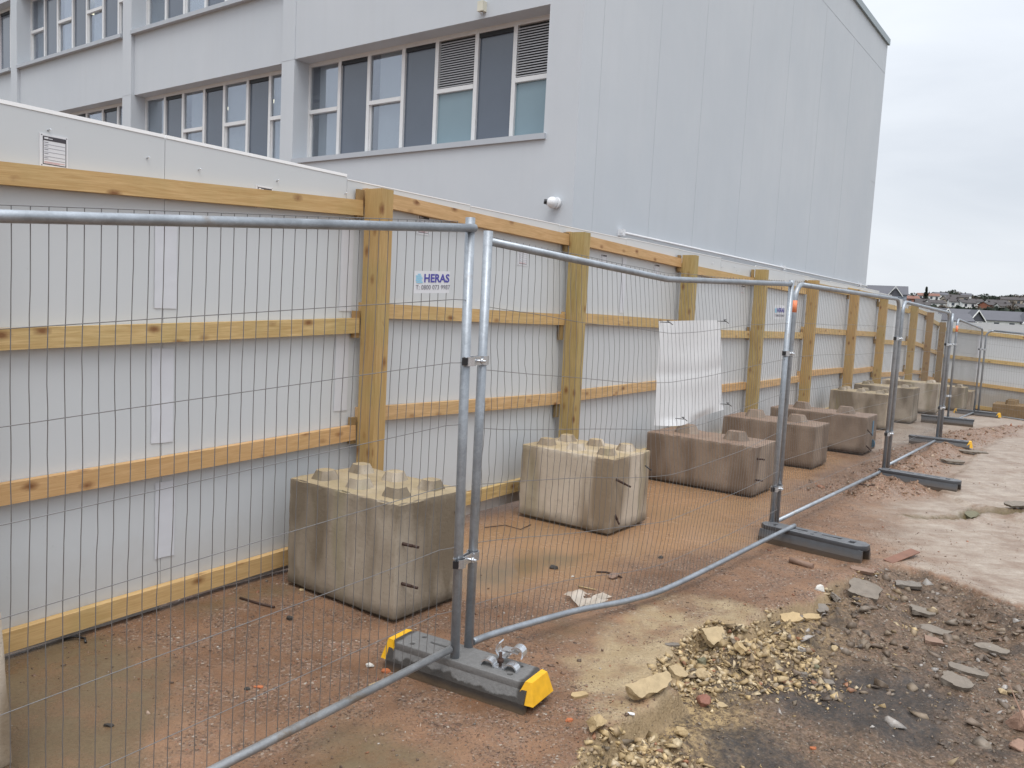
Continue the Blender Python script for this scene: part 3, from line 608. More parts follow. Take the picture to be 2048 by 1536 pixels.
# joints of the end wall cladding
m = BM()
for u_ in (10.75, 12.6, 14.4, 16.6, 19.0, 21.5, 24.2): bx(m, u_ - .003, u_ + .003, VB + .001, VB + .0025, -1, 9.6)
bx(m, UC + .9, 27.95, VB + .001, VB + .0035, 9.62, 9.635); bx(m, 27.4, 28, VB + .001, VB + .0035, 6.22, 6.232)
m.build('panel_joint', MAT['joint'], bld, True)
WR = UC + .34
def wtype(i): return 'sash' if i % 2 == 0 else 'infill'
wi = 0
for lvl, z0 in enumerate((S1 + .075, S1 + ST + .075)):
    z1 = H1 + ST * lvl
    for k, (a, b) in enumerate(bays):
        edges = [a]; L = b - a
        wsum = 4 * .87 + 3 * .76
        for i in range(7): edges.append(edges[-1] + (.87 if i % 2 == 0 else .76) * L / wsum)
        for i in range(7):
            e0, e1 = edges[i], edges[i + 1]; wi += 1; r_ = random.Random(wi)
            f = BM(); fw = .045; U0, U1 = WR, WR + .07
            zt = 5.235 + ST * lvl
            if i % 2 == 1: fw = .03
            bx(f, U0, U1, e0, e0 + fw, z0, z1); bx(f, U0, U1, e1 - fw, e1, z0, z1); bx(f, U0, U1, e0 + fw, e1 - fw, z0, z0 + .05); bx(f, U0, U1, e0 + fw, e1 - fw, z1 - .07, z1)
            lou = (k == 0 and lvl == 0 and i in (4, 6))
            if i % 2 == 0:
                zt += r_.uniform(-.02, .02); bx(f, U0 - .012, U1 - .01, e0 + fw, e1 - fw, zt - .035, zt + .035)
                if not lou: bx(f, U0 + .03, U1 + .02, e0 + fw, e0 + fw + .03, z0 + .05, zt - .035); bx(f, U0 + .03, U1 + .02, e1 - fw - .018, e1 - fw, z0 + .05, zt - .035)
            fr = f.build('window', MAT['frame'], bld, True)
            g = lambda mb, nm, mt: mb.build(nm, mt, fr)
            if i % 2 == 1:
                mb = BM(); bx(mb, WR + .045, WR + .055, e0 + fw, e1 - fw, z0 + .05, z1 - .07); g(mb, 'infill_panel', MAT['panel_dark'])
                mb = BM(); bx(mb, WR + .02, WR + .044, e0 + fw, e1 - fw, z1 - .14, z1 - .07); g(mb, 'head_strip', MAT['black'])
            elif lou:
                mb = BM(); bx(mb, WR + .045, WR + .055, e0 + fw, e1 - fw, z0 + .05, zt - .035); g(mb, 'pane', MAT['teal'])
                mb = BM(); nb = 19; hh = (z1 - .10 - (zt + .05)) / nb
                bx(mb, WR + .06, WR + .065, e0 + fw, e1 - fw, zt + .035, z1 - .07, 1)
                for q in range(nb):
                    zz = zt + .05 + hh * q
                    mb.hexa([W(WR + .005, e0 + fw + .01, zz), W(WR + .058, e0 + fw + .01, zz + hh * .55), W(WR + .058, e1 - fw - .01, zz + hh * .55), W(WR + .005, e1 - fw - .01, zz),
                             W(WR + .005, e0 + fw + .01, zz + hh * .42), W(WR + .058, e0 + fw + .01, zz + hh * .8), W(WR + .058, e1 - fw - .01, zz + hh * .8), W(WR + .005, e1 - fw - .01, zz + hh * .42)])
                g(mb, 'louvre', [MAT['louvre'], MAT['black']])
            else:
                mb = BM(); bx(mb, WR + .035, WR + .041, e0 + fw, e1 - fw, zt + .035, z1 - .07); bx(mb, WR + .06, WR + .066, e0 + fw + .03, e1 - fw - .018, z0 + .05, zt - .035); g(mb, 'pane', MAT['glass'])
                bl = r_.random()
                if (k, i) in ((0, 0), (0, 2)): bl = .3
                if bl > .25 or (lvl == 1):
                    mb = BM(); nb = 9; x0 = e0 + (L * .035 if bl < .45 else 0.02); w_ = (e1 - e0 - .04 - (x0 - e0)) / nb; tilt = r_.choice((.08, .15, .25, .5))
                    zb = z0 + (.05 if bl < .8 else .75)
                    for q in range(nb):
                        c0 = x0 + w_ * (q + .5); dx = w_ * .5 * math.cos(tilt); du = w_ * .5 * math.sin(tilt)
                        mb.hexa([W(WR + .11 - du, c0 - dx, zb), W(WR + .11 + du, c0 + dx, zb), W(WR + .112 + du, c0 + dx, zb), W(WR + .112 - du, c0 - dx, zb),
                                 W(WR + .11 - du, c0 - dx, z1 - .05), W(WR + .11 + du, c0 + dx, z1 - .05), W(WR + .112 + du, c0 + dx, z1 - .05), W(WR + .112 - du, c0 - dx, z1 - .05)])
                    g(mb, 'blind', MAT['blind'])
# lit strip lamps inside (a few are visible through the panes)
for (u_, v_, z_) in ((UC + 1.5, -18.6, 6.3), (UC + 1.6, -17.0, 6.35), (UC + 1.4, -24.6, 9.5), (UC + 1.4, -23.0, 9.5), (UC + 1.5, -21.4, 9.5), (UC + 1.3, -18.4, 9.5), (UC + 1.4, -16.7, 9.45)):
    m = BM(); bx(m, u_, u_ + 1.2, v_, v_ + .16, z_, z_ + .05); m.build('ceiling_lamp', MAT['lamp'], bld, True)

# conduit, dome camera and sensor on the building
def top(name, mb, mat, label, cat, group=None, M=None): return tag(mb.build(name, mat, None, False, M), label, cat, group)
cd = empty('conduit_pipe', tuple(W(11.7, VB, 2.93)), 0, 'long white conduit pipe running along the blank grey end wall above the hoarding', 'pipe')
m = MB(); m.tube([W(11.55, VB + .06, 2.95), W(27.9, VB + .06, 2.95)], .021, 8); m.build('tube', MAT['white'], cd, True)
m = MB()
for u_ in (11.6, 19.6, 27.0): m.box((-.05, -.04, -.05), (.05, .04, .05), Matrix.Translation(W(u_, VB + .045, 2.95)) @ Matrix.Rotation(-AZ, 4, 'Z'))
m.bevel(.01, 2); m.build('clip', MAT['white'], cd, True)
def sphere(mb, c, r, su=18, sv=10, zc=-2.0, M=None):
    ret = bmesh.ops.create_uvsphere(mb.b, u_segments=su, v_segments=sv, radius=r, matrix=Matrix.Translation(c) @ (M or Matrix()))
    for v in ret['verts']:
        for f in v.link_faces: f.smooth = True
    return mb
dc = empty('dome_camera', tuple(W(UC, -6.82, 3.25)), 0, 'white ball-shaped security camera low on the grey wall', 'camera')
m = MB(); m.tube([W(UC, -6.78, 3.24), W(UC - .05, -6.78, 3.24)], [.085, .078], 20); m.build('mounting', MAT['white'], dc, True)
m = MB(); sphere(m, W(UC - .10, -6.80, 3.235), .085); m.build('housing', MAT['white'], dc, True)
m = MB(); p0 = W(UC - .13, -6.86, 3.24); d_ = (Vector((-DX, -DY, 0)) * .55 - N3 * .75 + Vector((0, 0, .12))).normalized()
m.tube([p0, p0 + d_ * .055], [.04, .036], 14); m.build('lens', MAT['black'], dc, True)
sn = empty('wall_sensor', tuple(W(UC - .002, -8.35, 6.28)), 0, 'small cream sensor box above the ribbon window head', 'sensor')
m = MB(); m.box((-.055, -.05, -.075), (.055, .05, .075), Matrix.Translation(W(UC - .05, -8.35, 6.30)) @ Matrix.Rotation(-AZ, 4, 'Z')); m.bevel(.012, 2); m.build('housing', plain('cream_plastic', (.62, .60, .50), .45), sn, True)
m = MB(); m.tube([W(UC - .05, -8.35, 6.225), W(UC - .05, -8.35, 6.185)], .022, 10); m.build('lens', MAT['zinc'], sn, True)

# ------------------------------------------------------------------ hoarding
def plank(name, p0, p1, w, h, mat, parent, up=Z3, bev=.003, skew=0):
    """board with its long axis as local x; p0,p1 centre line; w = thickness (towards viewer), h = height"""
    p0 = Vector(p0); p1 = Vector(p1); ax = (p1 - p0); L = ax.length; ax.normalize(); y_ = up.cross(ax).normalized(); z_ = ax.cross(y_)
    M = Matrix(((ax.x, y_.x, z_.x, p0.x), (ax.y, y_.y, z_.y, p0.y), (ax.z, y_.z, z_.z, p0.z), (0, 0, 0, 1)))
    mb = MB(); mb.box((0, -w / 2, -h / 2), (L, w / 2, h / 2)); mb.bevel(bev, 1)
    o = link(name, mb.mesh(name), mat)
    if parent is not None:
        o.parent = parent; o.matrix_basis = Matrix.Translation(-parent.location) @ M
    else: o.matrix_basis = M
    return o
hoard = empty('site_hoarding', tuple(W(3.6, VC, 0)), 0, 'tall grey boarded hoarding with timber posts and rails running away from the viewer', 'hoarding')
post_u = [(-1.15, 2.25), (1.27, 2.30), (3.63, 2.345), (6.02, 2.33), (8.31, 2.325), (10.57, 2.325), (12.89, 2.32), (15.44, 2.305), (17.77, 2.295), (21.05, 2.235), (23.2, 2.10), (25.25, 1.88)]
rails = [  # u0, u1, ((z0,z1)...) tops of the four rails
    (-1.1, 1.22, ((2.02, 2.13), (1.36, 1.44), (.68, .76), (-.0, .085))),
    (1.20, 3.57, ((2.14, 2.275), (1.44, 1.541), (.758, .855), (.085, .165))),
    (3.60, 6.0, ((2.354, 2.312), (1.64, 1.624), (.965, .93), (.215, .245))),
    (5.98, 8.26, ((2.336, 2.287), (1.645, 1.618), (.94, .965), (.24, .24))),
    (8.26, 10.52, ((2.24, 2.213), (1.528, 1.515), (.835, .835), (.2, .2))),
    (10.55, 12.85, ((2.222, 2.193), (1.519, 1.511), (.816, .831), (.15, .15))),
    (12.84, 15.40, ((2.306, 2.292), (1.6, 1.573), (.904, .89), (.2, .2))),
    (15.4, 17.73, ((2.333, 2.312), (1.573, 1.553), (.842, .842), (.15, .12))),
    (17.75, 21.0, ((2.17, 2.11), (1.41, 1.357), (.72, .63), (.02, -.05))),
    (21.0, 23.15, ((2.19, 2.106), (1.42, 1.272), (.70, .59), (-.05, -.2))),
    (23.15, 25.3, ((2.02, 1.855), (1.24, 1.07), (.50, .32), (-.2, -.38)))]
for i, (u_, zt) in enumerate(post_u):
    g0 = float(gz(*W(u_, VC)[:2]))
    p = plank('post', W(u_, VC + .05 + .002 + .074, g0 - .05), W(u_, VC + .126, zt), .10, .148, MAT['timber_post'] if i not in (10, 11) else MAT['timber_dark'], hoard, up=N3, bev=.006)
    for q, dz in enumerate((2.05, 1.30, .62)):
        if rng.random() < .75: plank('packer', W(u_ - .055 - .016, VC + .0275, zt - 2.33 + dz + .10), W(u_ - .055 - .016, VC + .0275, zt - 2.33 + dz + (.27 if q else .275)), .05, .026, MAT['timber_dark'], hoard, up=N3)
for si, (a, b, zs) in enumerate(rails):
    for ri, (z0, z1) in enumerate(zs):
        mt = MAT['timber_red'] if (ri == 2 or (ri == 0 and si in (2, 3))) else MAT['timber']
        plank('rail', W(a, VC + .026, z0 - .048), W(b, VC + .026, z1 - .048), .046, .095, mt, hoard)
joint_u = [-1.43 + 1.2 * k + .105 for k in range(0, 23)]
tops = []
for k, u0 in enumerate(joint_u):
    u1 = u0 + 1.2
    if u0 > 25.6: break
    u1 = min(u1, 25.72)
    if u0 < 3.4: zt = 2.405
    elif u0 < 9: zt = 2.385 + rng.uniform(-.015, .012)
    elif u0 < 17: zt = 2.375 + rng.uniform(-.015, .01)
    else: zt = 2.375 - (u0 - 17) * .033 + rng.uniform(-.01, .01)
    mb = MB(); g0 = float(gz(*W((u0 + u1) / 2, VC)[:2]))
    bx(mb, u0 + .0015, u1 - .0015, VC - .012, VC, g0 + (.01 if u0 < 3.3 else .04), zt)
    mb.build('board', MAT['board'], hoard, True)
    mb = MB(); bx(mb, u0 + .004, u1 - .004, VC - .016, VC + .003, zt + .0005, zt + (.017 if u0 < 3.4 else .006)); mb.build('edge_trim', MAT['trim'], hoard, True)
def tape(u0, u1, z0, z1, t0=0.0, seed=0):
    r_ = random.Random(seed); mb = MB(); n = 14; rows = []
    for i in range(n + 1):
        z = z0 + (z1 - z0) * i / n; s_ = t0 * i / n
        rows.append([mb.b.verts.new(W(u0 + s_ + (u1 - u0) * q / 3 + r_.uniform(-.001, .001), VC + .0035 + r_.uniform(0, .0008), z + r_.uniform(-.002, .002))) for q in range(4)])
    for i in range(n):
        for q in range(3): mb.b.faces.new((rows[i][q], rows[i][q + 1], rows[i + 1][q + 1], rows[i + 1][q]))
    mb.build('tape', MAT['tape'], hoard, True)
for s_, a in enumerate([(2.225, 2.345, 1.56, 2.04), (2.215, 2.335, .87, 1.355), (2.24, 2.35, .26, .665), (3.42, 3.53, .95, 1.44), (3.44, 3.54, 1.58, 2.1), (7.02, 7.1, 1.66, 2.2), (9.45, 9.52, 1.0, 1.4), (4.66, 4.75, 1.1, 1.5)]): tape(*a, seed=s_)
mb = MB()
for u_, z_ in ((1.72, 2.33), (2.18, 2.29), (2.46, 2.28), (3.46, 2.3), (2.95, 2.3), (9.2, 2.3), (9.5, 2.28), (10.0, 2.27), (9.9, 2.31)): mb.tube([W(u_, VC, z_), W(u_ + .004, VC + .018, z_ + .006)], .0035, 6)
mb.build('screw', MAT['zinc'], hoard, True)

# far return of the hoarding
UF = 25.72
hf = empty('site_hoarding', tuple(W(UF, 0, -.5)), 0, 'grey boarded hoarding with pale timber rails closing off the far end of the site', 'hoarding')
def far_g(v): return float(gz(*W(UF, v)[:2]))
for k in range(13):
    a = VC + .02 + 1.2 * k; mb = MB(); bx(mb, UF, UF + .012, a, a + 1.197, far_g(a) - .05, 1.915 - .004 * k + rng.uniform(-.006, .006) - (.05 if k > 6 else 0)); mb.build('board', MAT['board'], hf, True)
for zr, sl in ((1.76, -.068), (1.0, -.05), (.33, -.058), (-.30, -.055)):
    for k in range(6):
        a = VC + .06 + 2.4 * k; z0 = zr + sl * (a - VC); z1 = zr + sl * (a + 2.4 - VC); plank('rail', W(UF - .025, a, z0 - .05), W(UF - .025, a + 2.395, z1 - .05), .046, .098, MAT['timber'], hf)
mb = MB(); bx(mb, UF - .006, UF - .001, -2.93, -2.80, .62, 1.55); mb.build('tape', MAT['tape'], hf, True)
for k in range(5):
    a = VC + 2.6 + 2.4 * k
    if a > -1.0: plank('post', W(UF - .125, a, far_g(a) - .05), W(UF - .125, a, 1.72 - .03 * k), .10, .148, MAT['timber_post'], hf, up=D3)

# notices on the hoarding (flat printed labels)
def notice(u0, u1, z0, z1, label, seed=0, clip=0):
    o = empty('notice', tuple(W((u0 + u1) / 2, VC, (z0 + z1) / 2)), 0, label, 'notice', 'printed notices fixed to the hoarding boards')
    def r(name, a, b, c, d, y, mt, par=None):
        mb = MB(); mb.quad([W(u0 + (u1 - u0) * a, VC + y, z0 + (z1 - z0) * c), W(u0 + (u1 - u0) * b, VC + y, z0 + (z1 - z0) * c), W(u0 + (u1 - u0) * b, VC + y, z0 + (z1 - z0) * d), W(u0 + (u1 - u0) * a, VC + y, z0 + (z1 - z0) * d)])
        return mb
    mb = MB(); bx(mb, u0, u1, VC + .0006, VC + .003, z0, z1); mb.build('sheet', MAT['paper'], o, True)
    mb = MB()
    def q(a, b, c, d, y=.0036, mi=0): mb.quad([W(u0 + (u1 - u0) * a, VC + y, z0 + (z1 - z0) * c), W(u0 + (u1 - u0) * b, VC + y, z0 + (z1 - z0) * c), W(u0 + (u1 - u0) * b, VC + y, z0 + (z1 - z0) * d), W(u0 + (u1 - u0) * a, VC + y, z0 + (z1 - z0) * d)], mi)
    q(.11, .135, .08, .93); q(.905, .93, .08, .93); q(.135, .905, .08, .105); q(.135, .905, .80, .93)
    for a in (.68, .57, .45, .32, .22): q(.16, .89, a, a + .012, mi=1)
    for a in (.735, .63, .52, .40, .27): q(.16, .30, a, a + .02, mi=1)
    q(.16, .88, .15, .165, mi=2); q(.16, .7, .12, .132, mi=2); q(.16, .30, .845, .895, .0042, 3); q(.31, .45, .85, .87, .0042, 3)
    for a in (.075, .945):
        for c in (.05, .955): q(a - .018, a + .018, c - .015, c + .015)
    mb.build('printing', [MAT['ink'], MAT['inkline'], MAT['redprint'], MAT['paper']], o, True)
notice(1.684, 1.806, 2.17, 2.315, 'white printed notice on the board above the top rail, nearest the viewer at the left')
notice(2.81, 2.925, 2.13, 2.258, 'white printed notice half hidden behind the top rail left of the first post')
notice(4.115, 4.24, 2.125, 2.258, 'white printed notice tucked under the top rail just right of the first post', 1)
notice(5.30, 5.43, 2.0, 2.135, 'white printed notice low under the top rail between first and second posts', 1)
notice(6.59, 6.72, 2.09, 2.20, 'white printed notice just right of the second post')
notice(7.69, 7.83, 2.07, 2.19, 'white printed notice just left of the third post')
notice(10.17, 10.33, 1.99, 2.10, 'faint white printed notice left of the fourth post')

# ------------------------------------------------------------------ concrete blocks
def block_mesh(L, Wd, H, studs, seed, stud=(.075, .05, .055), chip=.012):
    """local x = length (away from the hoarding), y = width, z = up"""
    mb = MB(); b = mb.b; nx, ny, nz = int(L / .035) + 2, int(Wd / .035) + 2, int(H / .035) + 2; r_ = random.Random(seed); off = Vector((seed * 3.1, seed * 1.7, 0))
    vd = {}
    def vt(i, j, k):
        key = (i, j, k)
        if key in vd: return vd[key]
        g1 = lambda q, n, T: 0.0 if q == 0 else (T if q == n else (.009 if q == 1 else (T - .009 if q == n - 1 else .009 + (T - .018) * (q - 1) / (n - 2)))); p = Vector((g1(i, nx, L), g1(j, ny, Wd), g1(k, nz, H))); c = Vector((L / 2, Wd / 2, H / 2)); d = p - c; h = c
        R_ = .009; q = Vector([max(-(h[a] - R_), min(h[a] - R_, d[a])) for a in range(3)]); w = d - q
        nE = sum(1 for a in range(3) if abs(abs(d[a]) - h[a]) < 1e-5)
        if w.length > 0 and nE > 1: d = q + w.normalized() * R_
        n_ = noise.fractal(p * 5 + off, .6, 2.2, 4); e_ = max(0, noise.noise(p * 16 + off) - .02)
        out = (d - q).normalized() if (d - q).length > 0 else Vector((0, 0, 1))
        d = d + out * n_ * .004
        if nE > 1: d = d - out * (e_ * chip * (1.5 if k == nz else .7)) 
        vd[key] = b.verts.new(c + d); return vd[key]
    for (A, B, fx) in ((nx, ny, lambda i, j: ((i, j, nz),)), ):
        pass
    def quad(a, b_, c, d):
        try: f = b.faces.new((a, b_, c, d)); f.smooth = True
        except ValueError: pass
    for i in range(nx):
        for j in range(ny): quad(vt(i, j, nz), vt(i + 1, j, nz), vt(i + 1, j + 1, nz), vt(i, j + 1, nz)); quad(vt(i, j + 1, 0), vt(i + 1, j + 1, 0), vt(i + 1, j, 0), vt(i, j, 0))
    for i in range(nx):
        for k in range(nz): quad(vt(i, 0, k), vt(i + 1, 0, k), vt(i + 1, 0, k + 1), vt(i, 0, k + 1)); quad(vt(i, ny, k + 1), vt(i + 1, ny, k + 1), vt(i + 1, ny, k), vt(i, ny, k))
    for j in range(ny):
        for k in range(nz): quad(vt(0, j, k + 1), vt(0, j + 1, k + 1), vt(0, j + 1, k), vt(0, j, k)); quad(vt(nx, j, k), vt(nx, j + 1, k), vt(nx, j + 1, k + 1), vt(nx, j, k + 1))
    me = mb.mesh('block', True)
    try: me.set_sharp_from_angle(angle=rad(28))
    except Exception: pass
    return me
def stud_mb(x, y, z, a, t, h, sx=1.0):
    mb = MB(); p = []
    oc = lambda s_, zz: [Vector((x + sx * s_ * cx, y + s_ * cy, zz)) for cx, cy in ((-1, -.6), (-.6, -1), (.6, -1), (1, -.6), (1, .6), (.6, 1), (-.6, 1), (-1, .6))]
    lo, hi = oc(a, z - .004), oc(t, z + h)
    mb.prism(list(range(8)), lambda i: lo[i], lambda i: hi[i]); mb.bevel(.006, 2)
    return mb
def rod(mb, p, q, r=.008): mb.tube([p, q], r, 8)
def block(u0, v0, z0, L, Wd, H, mat, label, grid, seed, stud=(.07, .045, .05), rods=(), tilt=(0, 0), rot=0.0, group='precast concrete ballast blocks'):
    """u0,v0 = corner next to the hoarding on the near side; length runs along N, width along D"""
    z0 += .02; base = W(u0, v0, z0); o = empty('concrete_block', tuple(base), 0, label, 'concrete block', group)
    Mr = Matrix(((N3.x, D3.x, 0, 0), (N3.y, D3.y, 0, 0), (0, 0, 1, 0), (0, 0, 0, 1)))      # local x=N, y=D  (left handed -> flip normals ok)
    Mr = Matrix.Rotation(rad(tilt[0]), 4, Vector(N3)) @ Matrix.Rotation(rad(tilt[1]), 4, Vector(D3)) @ Matrix.Rotation(rad(rot), 4, 'Z') @ Mr
    me = block_mesh(L, Wd, H, grid, seed); me.transform(Mr); me.flip_normals(); link('body', me, mat, o)
    pb = MB(); pb.box((.035, .035, -.022), (L - .035, Wd - .035, .012)); pm_ = pb.mesh('foot_pad'); pm_.transform(Mr); link('foot_pad', pm_, mat, o)
    nx, ny = grid
    for i in range(nx):
        for j in range(ny):
            xx = L * (i + .5) / nx if nx > 2 or ny > 1 else L * (.27 + .46 * i); yy = Wd * (j + .5) / ny
            if nx > 1 and ny > 1: xx = L * (.17 + .66 * i / (nx - 1)); yy = Wd * (.25 + .5 * j / (ny - 1))
            m_ = stud_mb(xx, yy, H, *stud, sx=1.0 if ny > 1 else 1.25).mesh('stud'); m_.transform(Mr); m_.flip_normals(); link('stud', m_, mat, o)
    for (yy, zz, dx, dy, dz) in rods:
        mb = MB(); a = Vector((L - .03, yy, zz)); bpt = a + Vector((.03 + dx, dy, dz)); mid = a.lerp(bpt, .7); rod(mb, a, mid, .009); rod(mb, mid, bpt, .0075)
        m_ = mb.mesh('bar'); m_.transform(Mr); link('lifting_bar', m_, MAT['rust'], o)
    return o
zb = lambda u, v: float(gz(*W(u, v)[:2]))
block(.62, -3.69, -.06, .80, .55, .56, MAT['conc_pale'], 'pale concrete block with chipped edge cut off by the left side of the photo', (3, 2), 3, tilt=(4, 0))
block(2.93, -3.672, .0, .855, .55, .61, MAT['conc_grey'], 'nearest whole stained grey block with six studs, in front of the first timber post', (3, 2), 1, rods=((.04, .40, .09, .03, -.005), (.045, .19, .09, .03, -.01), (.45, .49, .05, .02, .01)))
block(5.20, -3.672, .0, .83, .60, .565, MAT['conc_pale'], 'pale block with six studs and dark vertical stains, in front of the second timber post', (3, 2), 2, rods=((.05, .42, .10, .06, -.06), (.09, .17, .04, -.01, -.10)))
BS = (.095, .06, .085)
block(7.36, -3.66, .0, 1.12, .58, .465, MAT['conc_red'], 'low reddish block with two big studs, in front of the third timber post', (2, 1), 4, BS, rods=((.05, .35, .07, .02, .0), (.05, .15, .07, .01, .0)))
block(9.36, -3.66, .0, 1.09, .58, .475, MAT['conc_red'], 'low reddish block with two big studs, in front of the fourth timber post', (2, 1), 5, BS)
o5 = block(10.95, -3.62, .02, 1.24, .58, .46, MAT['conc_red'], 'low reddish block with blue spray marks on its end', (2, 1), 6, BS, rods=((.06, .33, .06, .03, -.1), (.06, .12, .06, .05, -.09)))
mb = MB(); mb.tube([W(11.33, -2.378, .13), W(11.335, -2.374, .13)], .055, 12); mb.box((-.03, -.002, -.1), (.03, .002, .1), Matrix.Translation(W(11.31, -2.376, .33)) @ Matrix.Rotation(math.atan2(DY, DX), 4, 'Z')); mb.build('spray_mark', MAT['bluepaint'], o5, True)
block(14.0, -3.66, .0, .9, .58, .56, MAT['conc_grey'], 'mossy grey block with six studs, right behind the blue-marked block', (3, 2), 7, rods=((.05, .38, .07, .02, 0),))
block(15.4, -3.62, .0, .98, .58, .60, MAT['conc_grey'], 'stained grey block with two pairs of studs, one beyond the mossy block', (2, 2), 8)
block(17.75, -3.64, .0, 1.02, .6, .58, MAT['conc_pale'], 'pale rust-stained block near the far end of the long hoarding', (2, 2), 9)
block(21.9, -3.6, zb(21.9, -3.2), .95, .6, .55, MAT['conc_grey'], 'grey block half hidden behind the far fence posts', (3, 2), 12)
def far_block(v0, w, H, mat, label, seed, stud):
    u1 = UF - .22; z0 = far_g(v0) - .02; base = W(u1, v0, z0); o = empty('concrete_block', tuple(base), 0, label, 'concrete block', 'precast concrete ballast blocks')
    me = block_mesh(.95, w, H, None, seed); Mr = Matrix(((-D3.x, N3.x, 0, 0), (-D3.y, N3.y, 0, 0), (0, 0, 1, 0), (0, 0, 0, 1))); me.transform(Mr); link('body', me, mat, o)
    for xx in (.25, .7):
        m_ = stud_mb(xx, w / 2, H, *stud).mesh('stud'); m_.transform(Mr); link('stud', m_, mat, o)
far_block(-3.42, .60, .62, MAT['conc_pale'], 'pale streaked block against the far hoarding behind the wire mesh', 13, (.07, .045, .05))
far_block(-2.30, .80, .42, plain('earth_stained_concrete', (.20, .135, .07), .7, 0, .3, 8, .4), 'brown earth-stained block with a tall stud against the far hoarding', 14, (.14, .12, .11))
# ------------------------------------------------------------------ temporary mesh fence
def catmull(pts, n=8):
    P_ = [np.array(p, float) for p in pts]; P_ = [2 * P_[0] - P_[1]] + P_ + [2 * P_[-1] - P_[-2]]; out = []
    for i in range(1, len(P_) - 2):
        for t_ in np.linspace(0, 1, n, endpoint=False):
            a, b, c, d = P_[i - 1:i + 3]; out.append(.5 * ((2 * b) + (-a + c) * t_ + (2 * a - 5 * b + 4 * c - d) * t_ ** 2 + (-a + 3 * b - 3 * c + d) * t_ ** 3))
    out.append(P_[-2]); return np.array(out)
def polyl(P_, s):
    P_ = np.asarray(P_); L = np.concatenate([[0], np.cumsum(np.linalg.norm(np.diff(P_[:, :2], axis=0), axis=1))]); s = np.asarray(s) * L[-1]
    return np.stack([np.interp(s, L, P_[:, k]) for k in range(3)], -1)
HZ = [.975, .84, .695, .55, .405, .255, .10]
